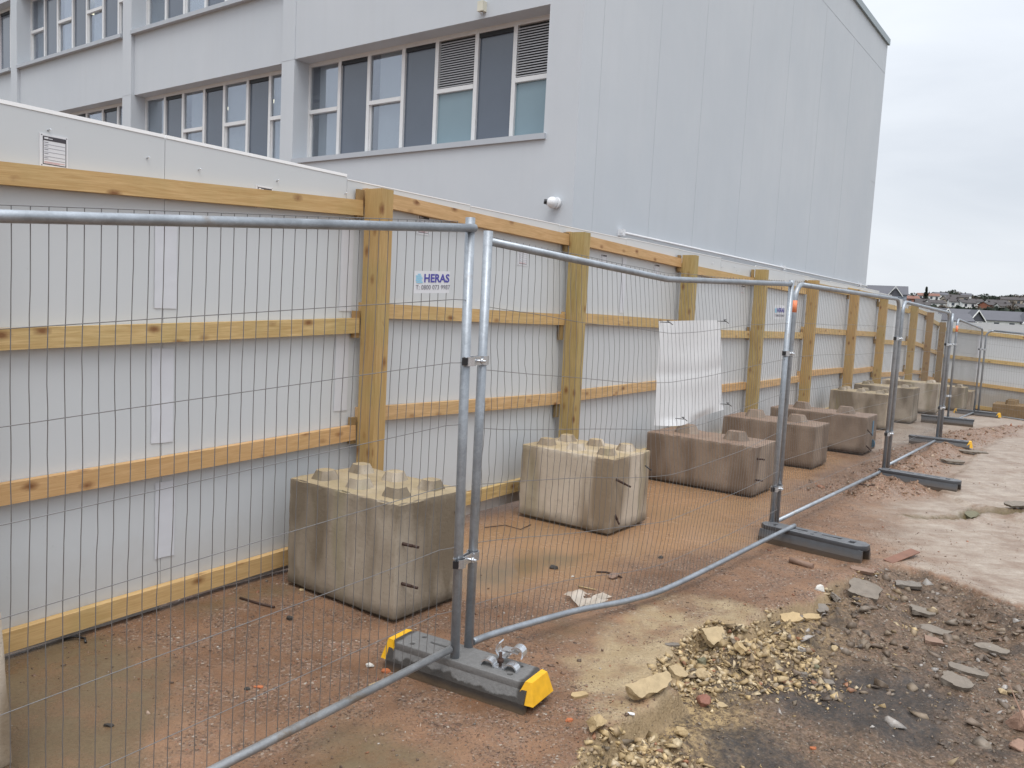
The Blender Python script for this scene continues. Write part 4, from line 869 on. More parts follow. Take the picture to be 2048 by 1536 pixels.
def panel(label, A, B, topc, botc, round_=False, wob=.004, sag=None, seed=0, posttops=None, postbase=None, mats=('galv', 'galv'), tapeo=None, botover=0, lean=0.0):
    """A,B ground points (x,y); topc / botc polylines of the top and bottom rail axis in world coordinates"""
    r_ = np.random.default_rng(seed); A3 = np.array([A[0], A[1], 0.]); B3 = np.array([B[0], B[1], 0.]); o = empty('mesh_fence_panel', (A[0], A[1], 0), 0, label, 'fence panel', 'temporary mesh fence panels')
    d = (B3 - A3) / np.linalg.norm(B3 - A3); nrm = np.array([d[1], -d[0], 0])      # nrm points to the viewer's side
    topc = np.array(topc, float); botc = np.array(botc, float)
    if round_:
        R_ = .13; tl, tr = topc[0], topc[-1]
        def arc(c0, sgn):
            return [c0 + d * sgn * R_ * (1 - math.cos(a)) + np.array([0, 0, -R_ * (1 - math.sin(a))]) for a in np.linspace(0, math.pi / 2, 7)]
        left = [np.array([A[0], A[1], postbase[0]]), np.array([tl[0], tl[1], tl[2] - R_])] + arc(tl, 1)[1:]
        right = [np.array([B[0], B[1], postbase[1]]), np.array([tr[0], tr[1], tr[2] - R_])] + arc(tr, -1)[1:]
        mb = MB(); mb.tube([Vector(p) for p in left], .0195, 12); mb.build('post', MAT[mats[0]], o, True)
        mb = MB(); mb.tube([Vector(p) for p in right], .0195, 12); mb.build('post', MAT[mats[0]], o, True)
        mb = MB(); mb.tube([Vector(left[-1]), Vector(right[-1])], .0193, 12); mb.build('top_rail', MAT[mats[0]], o, True)
    else:
        for P_, t_, zb_ in ((A3, posttops[0], postbase[0]), (B3, posttops[1], postbase[1])):
            mb = MB(); mb.tube([Vector((P_[0], P_[1], zb_)), Vector((P_[0] + lean * .5, P_[1], 1.0)), Vector((P_[0] + lean, P_[1], t_))], .0205, 16); 
            mb.build('post', MAT[mats[0]], o, True)
        mb = MB(); mb.tube([Vector(p) for p in topc], .0175, 12); mb.build('top_rail', MAT[mats[0]], o, True)
    bc = catmull(botc, 8) if len(botc) > 2 else botc
    mb = MB(); mb.tube([Vector(p) for p in bc], .0165, 12); mb.build('bottom_rail', MAT[mats[1]], o, True)
    L = np.linalg.norm(B3 - A3); nv = int((L - .06) / .045); s = (.03 + .045 * np.arange(nv)) / L
    T = polyl(topc, s); Bc = polyl(bc if not botover else bc[:-botover], s)
    back = -nrm * .017
    rows = np.linspace(0, 1, 29)
    # smooth wobble of the whole net plus individual wires
    G = np.zeros((nv, len(rows), 3))
    for q, t_ in enumerate(rows):
        base = Bc * (1 - t_) + T * t_
        if sag is not None:
            off = sag(s, t_); base = base + nrm * off[0][:, None] + np.array([0, 0, 1]) * off[1][:, None]
        wv = fbm(s * L * 1.4 + seed * 9, np.full(nv, t_ * 3.2), 1.6, 3, seed + 5) * wob * 6 + r_.normal(0, wob * .35, nv)
        tens = math.sin(math.pi * min(1, max(0, t_))) ** .5
        base = base + d * (wv * tens)[:, None] + nrm * (fbm(s * L, np.full(nv, t_ * 2), .9, 3, seed + 77) * wob * 7 * tens)[:, None]
        G[:, q] = base + back
    paths = [G[i, 1:] if False else G[i] for i in range(nv)]
    for p in paths: p[-1, 2] += .028; p[0, 2] += .0
    V, Fq = np_tubes(paths, .00135, 4)
    hp = []
    for t_ in [1.0] + HZ[1:]:
        f = t_ * (len(rows) - 1); i0 = min(int(f), len(rows) - 2); fr = f - i0
        line = G[:, i0] * (1 - fr) + G[:, i0 + 1] * fr + nrm * .0030
        hh = fbm(s * L * 1.1 + seed, np.full(nv, t_ * 7.0), 1.0, 2, seed + 31) * wob * 5
        line = line + np.array([0, 0, 1]) * hh[:, None]
        if t_ < 1:
            e0 = np.array([A[0], A[1], line[0, 2]]); e1 = np.array([B[0], B[1], line[-1, 2]]); line = np.concatenate([[e0], line, [e1]])
        hp.append(line)
    V2, F2 = np_tubes(hp, .00155, 5)
    V = np.concatenate([V, V2]); F2 = F2 + (len(V) - len(V2)); Fq = np.concatenate([Fq, F2])
    me = np_mesh('wire_mesh', V, Fq, True); w = link('wire_mesh', me, MAT['wire'], o, None, True)
    if tapeo is not None:
        (px, py, z0, z1) = tapeo; mb = MB(); mb.tube([Vector((px, py, z0)), Vector((px, py, z1))], .0203, 12); mb.build('marker_tape', MAT['orange'], o, True)
    return o
K = lambda z: 1.65 + (z - 1.65) * .94
P1 = (-.187, 3.40); P1b = (-.135, 3.52); P2 = (2.045, 6.10); P2b = (2.105, 6.175); P3 = (4.10, 8.74); P3b = (4.20, 8.86); P4 = (6.07, 11.42); P4b_ = (6.16, 11.50); P5 = (7.62, 14.28); P5b = (7.80, 14.38); P6 = (9.77, 17.02); P6b = (9.86, 17.02)
d1 = np.array([math.sin(rad(41)), math.cos(rad(41))]); A1 = (P1[0] - 3.4 * d1[0], P1[1] - 3.4 * d1[1])
panel('nearest mesh fence panel with muddy bottom rail, running out of the left edge', A1, P1,
      [(A1[0], A1[1], 1.668), (P1[0], P1[1], 1.973)], [(A1[0], A1[1], -.12), (P1[0] - .02, P1[1] - .012, .168)], wob=.0018, seed=1, posttops=(1.71, 2.015), lean=-.02, postbase=(-.15, .06), mats=('galv', 'galv_dirty'))
def sag2(s, t_):
    b = np.sin(np.pi * np.clip(s, 0, 1)) * .10 * math.sin(math.pi * min(1, t_ * .95)) * (1 - t_ * .3) + smooth(.2, 1, s) * (1 - t_) * .0
    z = -np.sin(np.pi * np.clip(s, 0, 1)) * .035 * math.sin(math.pi * t_)
    return b, z
kink = 1.63 * .94 / 3.36
kx, ky = P1b[0] + (P2[0] - P1b[0]) * kink, P1b[1] + (P2[1] - P1b[1]) * kink
panel('bent mesh fence panel with kinked top rail, sagging wires and loose bottom rail', P1b, P2,
      [(P1b[0], P1b[1], 1.932), (kx, ky, 1.863), (P2[0], P2[1], 1.937)],
      [(-.119, 3.555, .135), (.004, 3.72, .12), (.392, 4.132, .085), (.72, 4.42, .055), (1.037, 4.712, .06), (1.79, 5.55, .11), (2.17, 5.959, .14)], wob=.009, sag=sag2, seed=2, posttops=(1.975, 1.965), postbase=(.06, .0), mats=('galv', 'galv2'), botover=3)
panel('round-cornered mesh fence panel with orange tape left of it, after the bent panel', P2b, P3, [(P2b[0], P2b[1], K(1.962)), (P3[0], P3[1], K(1.978))], [(P2b[0], P2b[1], .11), (P3[0], P3[1], .10)], True, .005, seed=3, postbase=(.0, .0), tapeo=(P2b[0], P2b[1], 1.73, 1.82))
panel('round-cornered mesh fence panel between the third and fourth feet', P3b, P4, [(P3b[0], P3b[1], K(1.958)), (P4[0], P4[1], K(1.92))], [(P3b[0], P3b[1], .14), (P4[0], P4[1], .10)], True, .005, seed=4, postbase=(.0, .0))
panel('mesh fence panel seen almost end-on between the fourth and fifth feet', P4b_, P5, [(P4b_[0], P4b_[1], K(1.90)), (P5[0], P5[1], 1.855)], [(P4b_[0], P4b_[1], .10), (P5[0], P5[1], .02)], True, .004, seed=5, postbase=(.0, -.05))
panel('mesh fence panel with orange tape just before the far corner', P5b, P6, [(P5b[0], P5b[1], 1.86), (P6[0], P6[1], 1.73)], [(P5b[0], P5b[1], .01), (P6[0], P6[1], -.03)], True, .004, seed=6, postbase=(-.05, -.12), tapeo=(P5b[0], P5b[1], 1.64, 1.75))
P7 = (P6b[0] + 3.4 * math.sin(rad(126)), P6b[1] + 3.4 * math.cos(rad(126)))
panel('far mesh fence panel crossing in front of the end hoarding', P6b, P7, [(P6b[0], P6b[1], 1.70), (P7[0], P7[1], 1.52)], [(P6b[0], P6b[1], -.04), (P7[0], P7[1], -.25)], True, .004, seed=7, postbase=(-.12, -.3))

# ------------------------------------------------------------------ fence feet
def foot(label, cx, cy, z, rz, L=.74, Wd=.205, H=.125, style='rubber', caps=(0, 0), kind='recycled'):
    o = empty('ballast_base', (cx, cy, z), rz, label, 'fence base', 'ballast bases under the fence panels'); mat = MAT['foot_grey'] if style == 'grey' else MAT['rubber']
    hw, tw, th = Wd / 2, Wd / 2 - .022, .03; cut = .045
    # body: hollow tunnel section
    mb = MB(); 
    sec = [(-hw, 0), (-hw, .045), (-tw, H - th), (tw, H - th), (hw, .045), (hw, 0), (hw - .03, 0), (hw - .035, .045), (tw - .025, H - th - .02), (-tw + .025, H - th - .02), (-hw + .035, .045), (-hw + .03, 0)]
    e = L / 2 - .012
    for sg in (-1, 1):
        wsec = [(sg * hw, 0), (sg * hw, .045), (sg * tw, H - th), (sg * (tw - .012), H - th), (sg * (hw - .035), .045), (sg * (hw - .03), 0)]
        mb.prism(wsec, lambda p: Vector((-e, p[0], p[1])), lambda p: Vector((e, p[0], p[1])))
    for xx in ((-.235, -.215), (.215, .235), (-.03, -.02)): mb.box((xx[0], -tw + .012, .03), (xx[1], tw - .012, H - th))
    mb.bevel(.004, 1); mb.build('body', mat, o)
    # top plate with holes, from a filled 2D outline
    cu = bpy.data.curves.new('plate', 'CURVE'); cu.dimensions = '2D'; cu.fill_mode = 'BOTH'; cu.extrude = th / 2; cu.bevel_depth = .004; cu.bevel_resolution = 1
    def spl(pts):
        s_ = cu.splines.new('POLY'); s_.points.add(len(pts) - 1)
        for q, p in zip(s_.points, pts): q.co = (p[0], p[1], 0, 1)
        s_.use_cyclic_u = True
    tw2 = tw - .004; X1 = L / 2 - .004
    spl([(-X1 + cut, -tw2), (X1 - cut, -tw2), (X1, -tw2 + cut), (X1, tw2 - cut), (X1 - cut, tw2), (-X1 + cut, tw2), (-X1, tw2 - cut), (-X1, -tw2 + cut)])
    circ = lambda x, y, r: [(x + r * math.cos(a), y + r * math.sin(a)) for a in np.linspace(0, 2 * math.pi, 16, endpoint=False)]
    rect = lambda a, b, c, d: [(a, c), (b, c), (b, d), (a, d)]
    if style == 'grey':
        for x_ in (-.255, .255): spl(circ(x_, -.045, .016)); spl(circ(x_, .045, .016))
        spl(rect(-.205, -.09, .005, .032)); spl(rect(-.205, -.09, -.04, -.033)); spl(rect(.07, .15, -.063, -.056)); 
    else:
        spl(rect(-.20, -.05, .0, .035)); spl(rect(-.20, -.06, -.045, -.035)); spl(rect(.05, .20, .0, .035)); spl(rect(.06, .20, -.045, -.035)); spl(circ(.0, -.03, .016)); spl(circ(.0, .03, .016)); spl(rect(.25, .30, -.035, .035)); spl(rect(-.31, -.28, -.035, .035))
    tmp = bpy.data.objects.new('tmp', cu); me = bpy.data.meshes.new_from_object(tmp); bpy.data.objects.remove(tmp); me.transform(Matrix.Translation((0, 0, H - th / 2 - .002)))
    link('top_plate', me, mat, o)
    for sgn, c in ((-1, caps[0]), (1, caps[1])):
        if not c: continue
        mb = MB(); lo = [(.275, -hw * .62, .055), (.375, -hw * .62, .055), (.375, hw * .62, .055), (.275, hw * .62, .055)]
        x0, x1 = L / 2 - .06, L / 2 + .026
        mb.hexa([Vector((sgn * x0, -hw * .98, .04)), Vector((sgn * x1, -hw * .86, .04)), Vector((sgn * x1, hw * .86, .04)), Vector((sgn * x0, hw * .98, .04)),
                 Vector((sgn * (x0 + .035), -.072, H + .004)), Vector((sgn * (x1 - .022), -.066, H + .003)), Vector((sgn * (x1 - .022), .066, H + .003)), Vector((sgn * (x0 + .035), .072, H + .004))])
        mb.bevel(.006, 2); mb.build('end_cap', MAT['yellow'], o)
    return o
zf = lambda x, y: float(gz(x, y))
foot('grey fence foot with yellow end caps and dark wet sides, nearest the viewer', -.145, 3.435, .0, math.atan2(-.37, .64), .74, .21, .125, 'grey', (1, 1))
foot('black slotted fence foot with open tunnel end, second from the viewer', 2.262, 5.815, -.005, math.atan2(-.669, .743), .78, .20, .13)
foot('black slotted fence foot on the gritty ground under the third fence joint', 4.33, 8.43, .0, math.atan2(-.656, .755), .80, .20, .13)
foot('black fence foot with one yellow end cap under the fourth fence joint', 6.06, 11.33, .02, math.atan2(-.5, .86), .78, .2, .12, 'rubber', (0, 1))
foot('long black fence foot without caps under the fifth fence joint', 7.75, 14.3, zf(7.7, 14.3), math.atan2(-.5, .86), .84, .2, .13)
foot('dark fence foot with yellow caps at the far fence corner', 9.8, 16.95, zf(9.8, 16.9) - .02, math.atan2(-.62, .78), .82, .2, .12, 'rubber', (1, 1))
foot('dark fence foot lying beside the far fence panel near the right edge', 11.0, 16.2, zf(11, 16.2) - .02, math.atan2(-.55, .83), .8, .2, .12)

# ------------------------------------------------------------------ couplers
def clamp(label, pa, pb, z, seed=0, bolt=True):
    a = Vector((pa[0], pa[1], z)); b = Vector((pb[0], pb[1], z)); o = empty('fence_clamp', tuple(a), 0, label, 'fence clamp', 'metal clamps joining the fence posts'); dd = (b - a); L = dd.length; dd.normalize()
    nn = Vector((dd.y, -dd.x, 0)); r = .024
    if nn.dot(Vector((0, -1, 0))) < 0: nn = -nn
    for sgn in (1, -1):
        pts = []
        for c, rng_ in ((a, np.linspace(math.pi * .95, math.pi * .1, 8)), (b, np.linspace(math.pi * .9, math.pi * .05, 8))):
            for t_ in rng_: pts.append(c + dd * r * math.cos(t_) + nn * sgn * r * math.sin(t_))
        mb = MB(); inn = [p for p in pts]; out = []
        for i, p in enumerate(pts):
            t_ = (pts[min(i + 1, len(pts) - 1)] - pts[max(0, i - 1)]).normalized(); q = Vector((-t_.y, t_.x, 0)); q = q if q.dot(nn) * sgn > 0 else -q; out.append(p + q * .005)
        h = .019
        for i in range(len(pts) - 1):
            mb.hexa([inn[i] - Z3 * h, inn[i + 1] - Z3 * h, out[i + 1] - Z3 * h, out[i] - Z3 * h, inn[i] + Z3 * h, inn[i + 1] + Z3 * h, out[i + 1] + Z3 * h, out[i] + Z3 * h])
        bmesh.ops.remove_doubles(mb.b, verts=mb.b.verts[:], dist=1e-5); mb.build('strap', MAT['zinc'], o, True)
    m_ = a.lerp(b, .5); mb = MB(); mb.tube([m_ - nn * .04, m_ + nn * .05], .006, 8); mb.tube([m_ + nn * .028, m_ + nn * .038], .013, 6); mb.build('bolt', MAT['zinc'], o, True)
    mb = MB(); c = a - dd * .034; mb.box((-.012, -.008, -.016), (.012, .008, .016), Matrix.Translation(c)); mb.build('stop', MAT['black'], o, True)
clamp('clamp joining the nearest two fence posts at chest height', P1, P1b, 1.42, 1)
clamp('clamp joining the nearest two fence posts low above the yellow-capped foot', P1, P1b, .55, 2)
clamp('clamp at mid height on the second pair of fence posts', P2, P2b, 1.42)
clamp('clamp low on the second pair of fence posts', P2, P2b, .38)
clamp('clamp at mid height on the third pair of fence posts', P3, P3b, 1.54)
clamp('clamp low on the third pair of fence posts', P3, P3b, .50)
clamp('clamp at mid height on the fourth pair of fence posts', P4, P4b_, 1.46)
clamp('clamp low on the fourth pair of fence posts', P4, P4b_, .56)
clamp('clamp at mid height on the fifth pair of fence posts', P5, P5b, 1.42)
clamp('clamp low on the fifth pair of fence posts', P5, P5b, .50)
clamp('clamp high on the far corner pair of fence posts', P6, P6b, 1.30)

# loose coupler lying on the near foot
lc = empty('loose_clamp', (0.02, 3.345, .125), math.atan2(-.37, .64) + .12, 'open zinc clamp lying loose on top of the yellow-capped foot', 'fence clamp'); lc.scale = (1.25, 1.25, 1.25)
def arcribbon(mb, cx, a0, a1, r, y0, y1, z0=.0, t_=.005):
    A = np.linspace(a0, a1, 10)
    for i in range(9):
        p = lambda rr, a, y: Vector((cx + rr * math.cos(a), y, z0 + rr * math.sin(a)))
        mb.hexa([p(r, A[i], y0), p(r, A[i + 1], y0), p(r, A[i + 1], y1), p(r, A[i], y1), p(r + t_, A[i], y0), p(r + t_, A[i + 1], y0), p(r + t_, A[i + 1], y1), p(r + t_, A[i], y1)])
mb = MB(); arcribbon(mb, -.042, 0.1, math.pi - .1, .022, -.035, .0); arcribbon(mb, .042, 0.1, math.pi - .1, .022, -.035, .0); mb.box((-.022, -.035, 0), (.022, 0, .006)); mb.build('lower_strap', MAT['zinc'], lc)
mb = MB(); arcribbon(mb, -.005, 2.2, 5.6, .024, .012, .05, .05); arcribbon(mb, .045, -.6, 2.6, .02, .012, .05, .045); mb.box((-.012, .012, .045), (.05, .05, .05)); mb.build('upper_strap', MAT['zinc'], lc)
mb = MB(); mb.tube([(0, -.018, -.002), (0, -.018, .055)], .006, 8); mb.tube([(0, -.018, .02), (0, -.018, .032)], .012, 6); mb.build('bolt', MAT['rust'], lc)

# ------------------------------------------------------------------ signs and banner on the mesh
def text_mesh(s_, size, font_off=0.0, sx=1.0):
    cu = bpy.data.curves.new('t', 'FONT'); cu.body = s_; cu.size = size; cu.extrude = .0004; cu.offset = font_off; cu.space_character = 1.02; cu.resolution_u = 4
    ob = bpy.data.objects.new('t', cu); me = bpy.data.meshes.new_from_object(ob); bpy.data.objects.remove(ob); me.transform(Matrix.Scale(sx, 4, (1, 0, 0))); return me
def maker_sign(label, A, B, s0, z0, w, h, slope, off):
    d = Vector((B[0] - A[0], B[1] - A[1], 0)).normalized(); n = Vector((d.y, -d.x, 0)); ax = (d + Z3 * slope).normalized(); p = Vector((A[0], A[1], 0)) + d * s0 + Z3 * z0 + n * off
    o = empty('fence_sign', tuple(p), 0, label, 'sign', 'maker signs on the mesh fence'); M = Matrix(((ax.x, Z3.x, n.x, 0), (ax.y, Z3.y, n.y, 0), (ax.z, 1, n.z, 0), (0, 0, 0, 1)))
    mb = MB(); mb.box((0, 0, 0), (w, h, .002)); me = mb.mesh(); me.transform(M); link('plate', me, MAT['paper'], o)
    k = w / .2
    me = text_mesh('HERAS', .047 * k, .0014 * k, 1.03); me.transform(M @ Matrix.Translation((.052 * k, h * .50, .0028))); link('lettering', me, MAT['inkblue'], o)
    me = text_mesh('T: 0800 073 9987', .0265 * k, .0, 1.0); me.transform(M @ Matrix.Translation((.009 * k, h * .17, .0028))); link('lettering', me, MAT['inkline'], o)
    mb = MB()
    for a, b, c, dd in ((.012, .046, .0, .007), (.008, .040, .009, .017), (.010, .044, .019, .027), (.008, .038, .029, .036), (.018, .034, .038, .044)): mb.box((a * k, h * .46 + c * k * .85, .0026), (b * k, h * .46 + dd * k * .85, .0032))
    me = mb.mesh(); me.transform(M); link('emblem', me, MAT['cyan'], o)
LA = 3.4
maker_sign('white maker sign with blue lettering on the nearest mesh panel beside the post', A1, P1, LA - .335, K(1.700) - .008, .19, .086, .055, .012)
maker_sign('white maker sign with blue lettering at the right end of the bent mesh panel', P1b, P2, 3.36 - .27, 1.672, .18, .10, .01, .004)
dv = Vector((P2[0] - P1b[0], P2[1] - P1b[1], 0)).normalized(); nv_ = Vector((dv.y, -dv.x, 0)); o = empty('banner', (P1b[0] + dv.x * 1.44, P1b[1] + dv.y * 1.44, 1.6), 0, 'blank white banner tied behind the wires of the bent mesh panel', 'banner')
def bp(a, b):
    tl, tr, bl, br = (1.445, 1.622), (2.215, 1.644), (1.475, 1.02), (2.36, 1.05)
    s_ = (tl[0] * (1 - a) + tr[0] * a) * (1 - b) + (bl[0] * (1 - a) + br[0] * a) * b; z = (tl[1] * (1 - a) + tr[1] * a) * (1 - b) + (bl[1] * (1 - a) + br[1] * a) * b
    z += -.012 * math.sin(math.pi * a) * b * 2 + .008 * math.sin(a * 5 + b * 3) * b
    w = .004 * math.sin(a * 7 + 1) * math.sin(b * 3.0 + .4) + .012 * noise.noise(Vector((a * 2, b * 2, 3))) + .004 * math.sin(b * 22) * math.exp(-abs(b - .52) * 9) + .018 * max(0, b - .93) / .07 * math.sin(a * 7)
    bulge = .055 * math.sin(math.pi * min(1, s_ / 3.36)) 
    return Vector((P1b[0], P1b[1], 0)) + dv * s_ + Z3 * z + nv_ * (w + bulge - .035)
mb = MB(); na, nb2 = 36, 40; gr_ = [[mb.b.verts.new(bp(i / na, j / nb2)) for j in range(nb2 + 1)] for i in range(na + 1)]
for i in range(na):
    for j in range(nb2): f = mb.b.faces.new((gr_[i][j], gr_[i][j + 1], gr_[i + 1][j + 1], gr_[i + 1][j])); f.smooth = True
me = mb.mesh(); link('sheet', me, MAT['sheet'], o, None, True)
mb = MB()
for a, b in ((.03, .01), (.97, .01), (.985, .93), (.28, .93)):
    p = bp(a, b); mb.tube([p - dv * .01 + nv_ * .0, p + nv_ * .05 + dv * .004, p + nv_ * .052 + Z3 * .012, p + dv * .012 + nv_ * .03 + Z3 * .01, p + dv * .03 + nv_ * .06 - Z3 * .012], .0022, 6)
mb.build('cable_tie', MAT['black'], o, True)
mb = MB(); p = Vector((.79, 4.60, .79)); mb.tube([p, p + Vector((.03, -.03, -.02))], .004, 6); top('cable_tie', mb, MAT['black'], 'lone black cable tie left on a sagging wire in front of the low reddish block', 'cable tie')
# ------------------------------------------------------------------ single pieces of debris
def stone(label, x, y, size, col, flat=.6, seed=0, rot=0.0, tilt=(0, 0), name='stone', cat='stone', n=16, lift=0.0, elong=1.0, rough=.6):
    r_ = random.Random(seed); b = bmesh.new()
    for _ in range(n):
        v = Vector((r_.gauss(0, 1), r_.gauss(0, 1), r_.gauss(0, 1))).normalized() * r_.uniform(.85, 1.08); b.verts.new((v.x * size * elong, v.y * size * .8, v.z * size * flat))
    bmesh.ops.convex_hull(b, input=b.verts[:]); bmesh.ops.delete(b, geom=[v for v in b.verts if not v.link_faces], context='VERTS')
    bmesh.ops.bevel(b, geom=b.edges[:], offset=size * .05, segments=1, affect='EDGES'); bmesh.ops.triangulate(b, faces=b.faces[:])
    bmesh.ops.subdivide_edges(b, edges=b.edges[:], cuts=2, use_grid_fill=True)
    for v in b.verts: v.co += v.co.normalized() * size * .05 * noise.fractal(v.co * (3.5 / size) + Vector((seed, 0, 0)), .6, 2.1, 4)
    me = bpy.data.meshes.new(name); b.to_mesh(me); b.free()
    o = link(name, me, col); o.rotation_euler = (rad(tilt[0]), rad(tilt[1]), rot); o.location = (x, y, gh(x, y) + size * flat * .38 + lift); return tag(o, label, cat)
def slab(label, x, y, L, Wd, T, col, rot=0, tilt=(0, 0), seed=0, lift=0.0, name='slab_fragment', cat='slab fragment', jag=.18):
    r_ = random.Random(seed); n = 11; pts = []
    for i in range(n):
        a = 2 * math.pi * i / n; q = 1 + r_.uniform(-jag, jag); ca, sa = math.cos(a), math.sin(a); k = 1 / max(abs(ca), abs(sa)) * .82; pts.append((L / 2 * ca * k * q, Wd / 2 * sa * k * q))
    b = bmesh.new(); lo = [b.verts.new((p[0] * .93, p[1] * .93, -T / 2)) for p in pts]; hi = [b.verts.new((p[0], p[1], T / 2)) for p in pts]
    b.faces.new(lo[::-1]); b.faces.new(hi)
    for i in range(n): b.faces.new((lo[i], lo[(i + 1) % n], hi[(i + 1) % n], hi[i]))
    bmesh.ops.triangulate(b, faces=b.faces[:]); bmesh.ops.subdivide_edges(b, edges=b.edges[:], cuts=3, use_grid_fill=True)
    for v in b.verts:
        nn = noise.fractal(v.co * 18 + Vector((seed * 7, 0, 0)), .7, 2.2, 4); v.co += Vector((nn * T * .25, noise.noise(v.co * 25) * T * .25, nn * T * .22))
    bmesh.ops.recalc_face_normals(b, faces=b.faces[:]); me = bpy.data.meshes.new(name); b.to_mesh(me); b.free()
    o = link(name, me, col); o.rotation_euler = (rad(tilt[0]), rad(tilt[1]), rot); o.location = (x, y, gh(x, y) + T * .4 + lift); return tag(o, label, cat)
def rk(name, col, rough=.6): return plain(name, col, rough, 0, .35, 16, .6, spec=.22)
R = dict(tan=rk('tan_stone', (.42, .31, .17)), tan2=rk('buff_stone', (.40, .305, .18)), grey=rk('grey_stone', (.19, .165, .14), .4), slate=rk('wet_grey_slab', (.20, .17, .14), .6), dark=rk('dark_lump', (.05, .045, .04)),
         red=rk('red_stone', (.22, .10, .07), .45), pink=rk('pinkish_brick_stone', (.30, .19, .14)), orange=rk('orange_brick', (.42, .14, .06)), olive=rk('olive_stone', (.15, .14, .09)), white=rk('white_lump', (.62, .60, .56)), brown=rk('brown_stone', (.24, .16, .12)))
slab('buff slab fragment propped up over a dark gap at the broken slab edge', 1.13, 4.10, .20, .13, .03, R['tan2'], .6, (24, 6), 1, .035)
slab('thick buff flake along the broken edge at the bottom of the slab', .66, 3.38, .30, .09, .035, R['tan2'], .75, (28, 0), 2, .02)
slab('small buff flake just below the broken edge, bottom left of the rubble', .40, 3.06, .12, .05, .035, R['tan'], 1.0, (45, 10), 3, .015)
slab('flat buff chip on the silt in front of the yellow-capped foot', .36, 3.36, .09, .045, .012, R['tan'], .3, (4, 0), 4)
slab('large wet grey slab fragment leaning in the middle of the rubble', 2.26, 4.93, 0.213, 0.220, .03, R['slate'], -.6, (11, 8), 5, 0.010)
slab('brown-grey slab fragment left of the big leaning grey slab', 2.06, 4.86, .12, .08, .03, R['grey'], .9, (30, 20), 6, .02)
slab('flat grey slab fragment right of the big leaning slab', 2.56, 4.78, 0.180, 0.121, .025, R['slate'], -.4, (5, 6), 7, 0.005)
slab('narrow wet grey slab piece in front of the flat grey one', 2.52, 4.56, 0.197, 0.099, .022, R['slate'], -.55, (7, 4), 8, 0.004)
slab('pale grey slab piece nearer the right slab edge', 2.72, 4.32, 0.197, 0.088, .022, R['slate'], -.5, (7, 3), 9, 0.003)
slab('long thin wet grey slab lying alone on the dirt', 2.42, 4.02, 0.213, 0.088, .024, R['slate'], -.5, (4, 4), 10, 0.003)
slab('wedge shaped grey and brown slab fragment near the right edge', 2.27, 3.86, 0.172, 0.110, .035, R['slate'], -.75, (8, 10), 11, 0.005, jag=.25)
slab('dark grey slab piece beside the tunnel end of the second foot', 2.68, 5.22, .20, .09, .025, R['grey'], -.2, (8, 0), 12, .01)
slab('small brown slab piece by the second foot', 2.42, 5.33, .20, .08, .02, R['brown'], -.6, (5, 0), 13, .0)
slab('flat buff slab chip among the rubble', 1.78, 4.5, .13, .06, .015, R['tan'], .2, (12, 0), 14, .01)
slab('thin buff flake lying flat at the lower edge of the yellow rubble', 1.02, 3.56, .09, .05, .008, R['tan2'], -.4, (3, 0), 15)
slab('flat dark slate chip stuck on the broken slab edge', .87, 3.93, .09, .035, .01, R['grey'], .3, (0, 0), 17)
slab('tan slab chip standing on edge among the yellow rubble', 1.22, 3.95, .11, .07, .025, R['tan'], 1.1, (40, 12), 71, .02)
slab('brownish tan slab chip at the far end of the yellow rubble', 1.62, 4.38, .14, .08, .02, R['tan'], .1, (18, -8), 72, .01)
slab('broad tan slab fragment tilted against the broken edge', .86, 3.72, .13, .09, .028, R['tan2'], .9, (28, 10), 73, .02)
slab('thin dark grey slab chip right of the yellow rubble', 1.78, 4.62, .13, .07, .018, R['grey'], -.3, (14, 6), 74, .01)
slab('dull grey slab chip under the white stone', 1.92, 4.72, .11, .08, .02, R['grey'], .4, (20, -6), 75, .01)
slab('brown slab chip between the two grey slab rows', 2.42, 4.38, .12, .07, .02, R['brown'], -.2, (10, 8), 76, .01)
slab('pale slab piece on the red spoil heap', 6.3, 10.9, .42, .16, .03, R['slate'], -.2, (3, 0), 18, .02)
slab('second pale slab piece on the red spoil heap', 5.55, 10.0, .30, .15, .03, R['slate'], -.3, (3, 0), 19, .02)
slab('tilted brown plate in the crack of the right-hand slab', 4.26, 7.28, .22, .1, .02, R['olive'], .5, (20, 0), 20, .03)
slab('tilted pale plate at the crack near the right edge', 4.75, 7.42, .3, .12, .02, R['slate'], .2, (14, 0), 21, .02)
stone('big pinkish-brown stone at the right edge of the photo', 2.36, 3.50, .085, R['pink'], .72, 31, .3)
stone('orange and pink stone below the big one at the right edge', 2.24, 3.30, .055, R['pink'], .6, 32, 1.2)
stone('large dark red stone in the yellow rubble below the broken edge', .94, 3.53, .048, R['red'], .95, 33, .5, (20, 10), elong=.8)
stone('olive grey angular stone under the propped slab fragment', 1.02, 3.90, .038, R['olive'], .7, 34, .8, (10, 0))
stone('buff stone with flat face in the middle of the yellow rubble', .98, 3.75, .042, R['tan2'], .7, 35, 1.4)
stone('tan stone at the foot of the rubble, above the red gravel', .76, 3.16, .032, R['tan'], .85, 36, .2)
stone('buff stone standing alone on the dark dirt right of the yellow rubble', 1.40, 3.84, .044, R['tan2'], .5, 37, .6)
stone('small tan stone beside the lone buff stone', 1.36, 3.74, .024, R['tan'], .7, 38, .9)
stone('tan stone on the right of the rubble, by the right edge', 2.48, 3.83, .03, R['tan2'], .7, 39, .9)
stone('buff stone in the far part of the yellow rubble', 1.80, 4.2, .03, R['tan2'], .7, 40, .9)
stone('pale rounded stone half sunk at the bottom edge of the photo', .84, 2.90, .05, R['white'], .35, 41, .9)
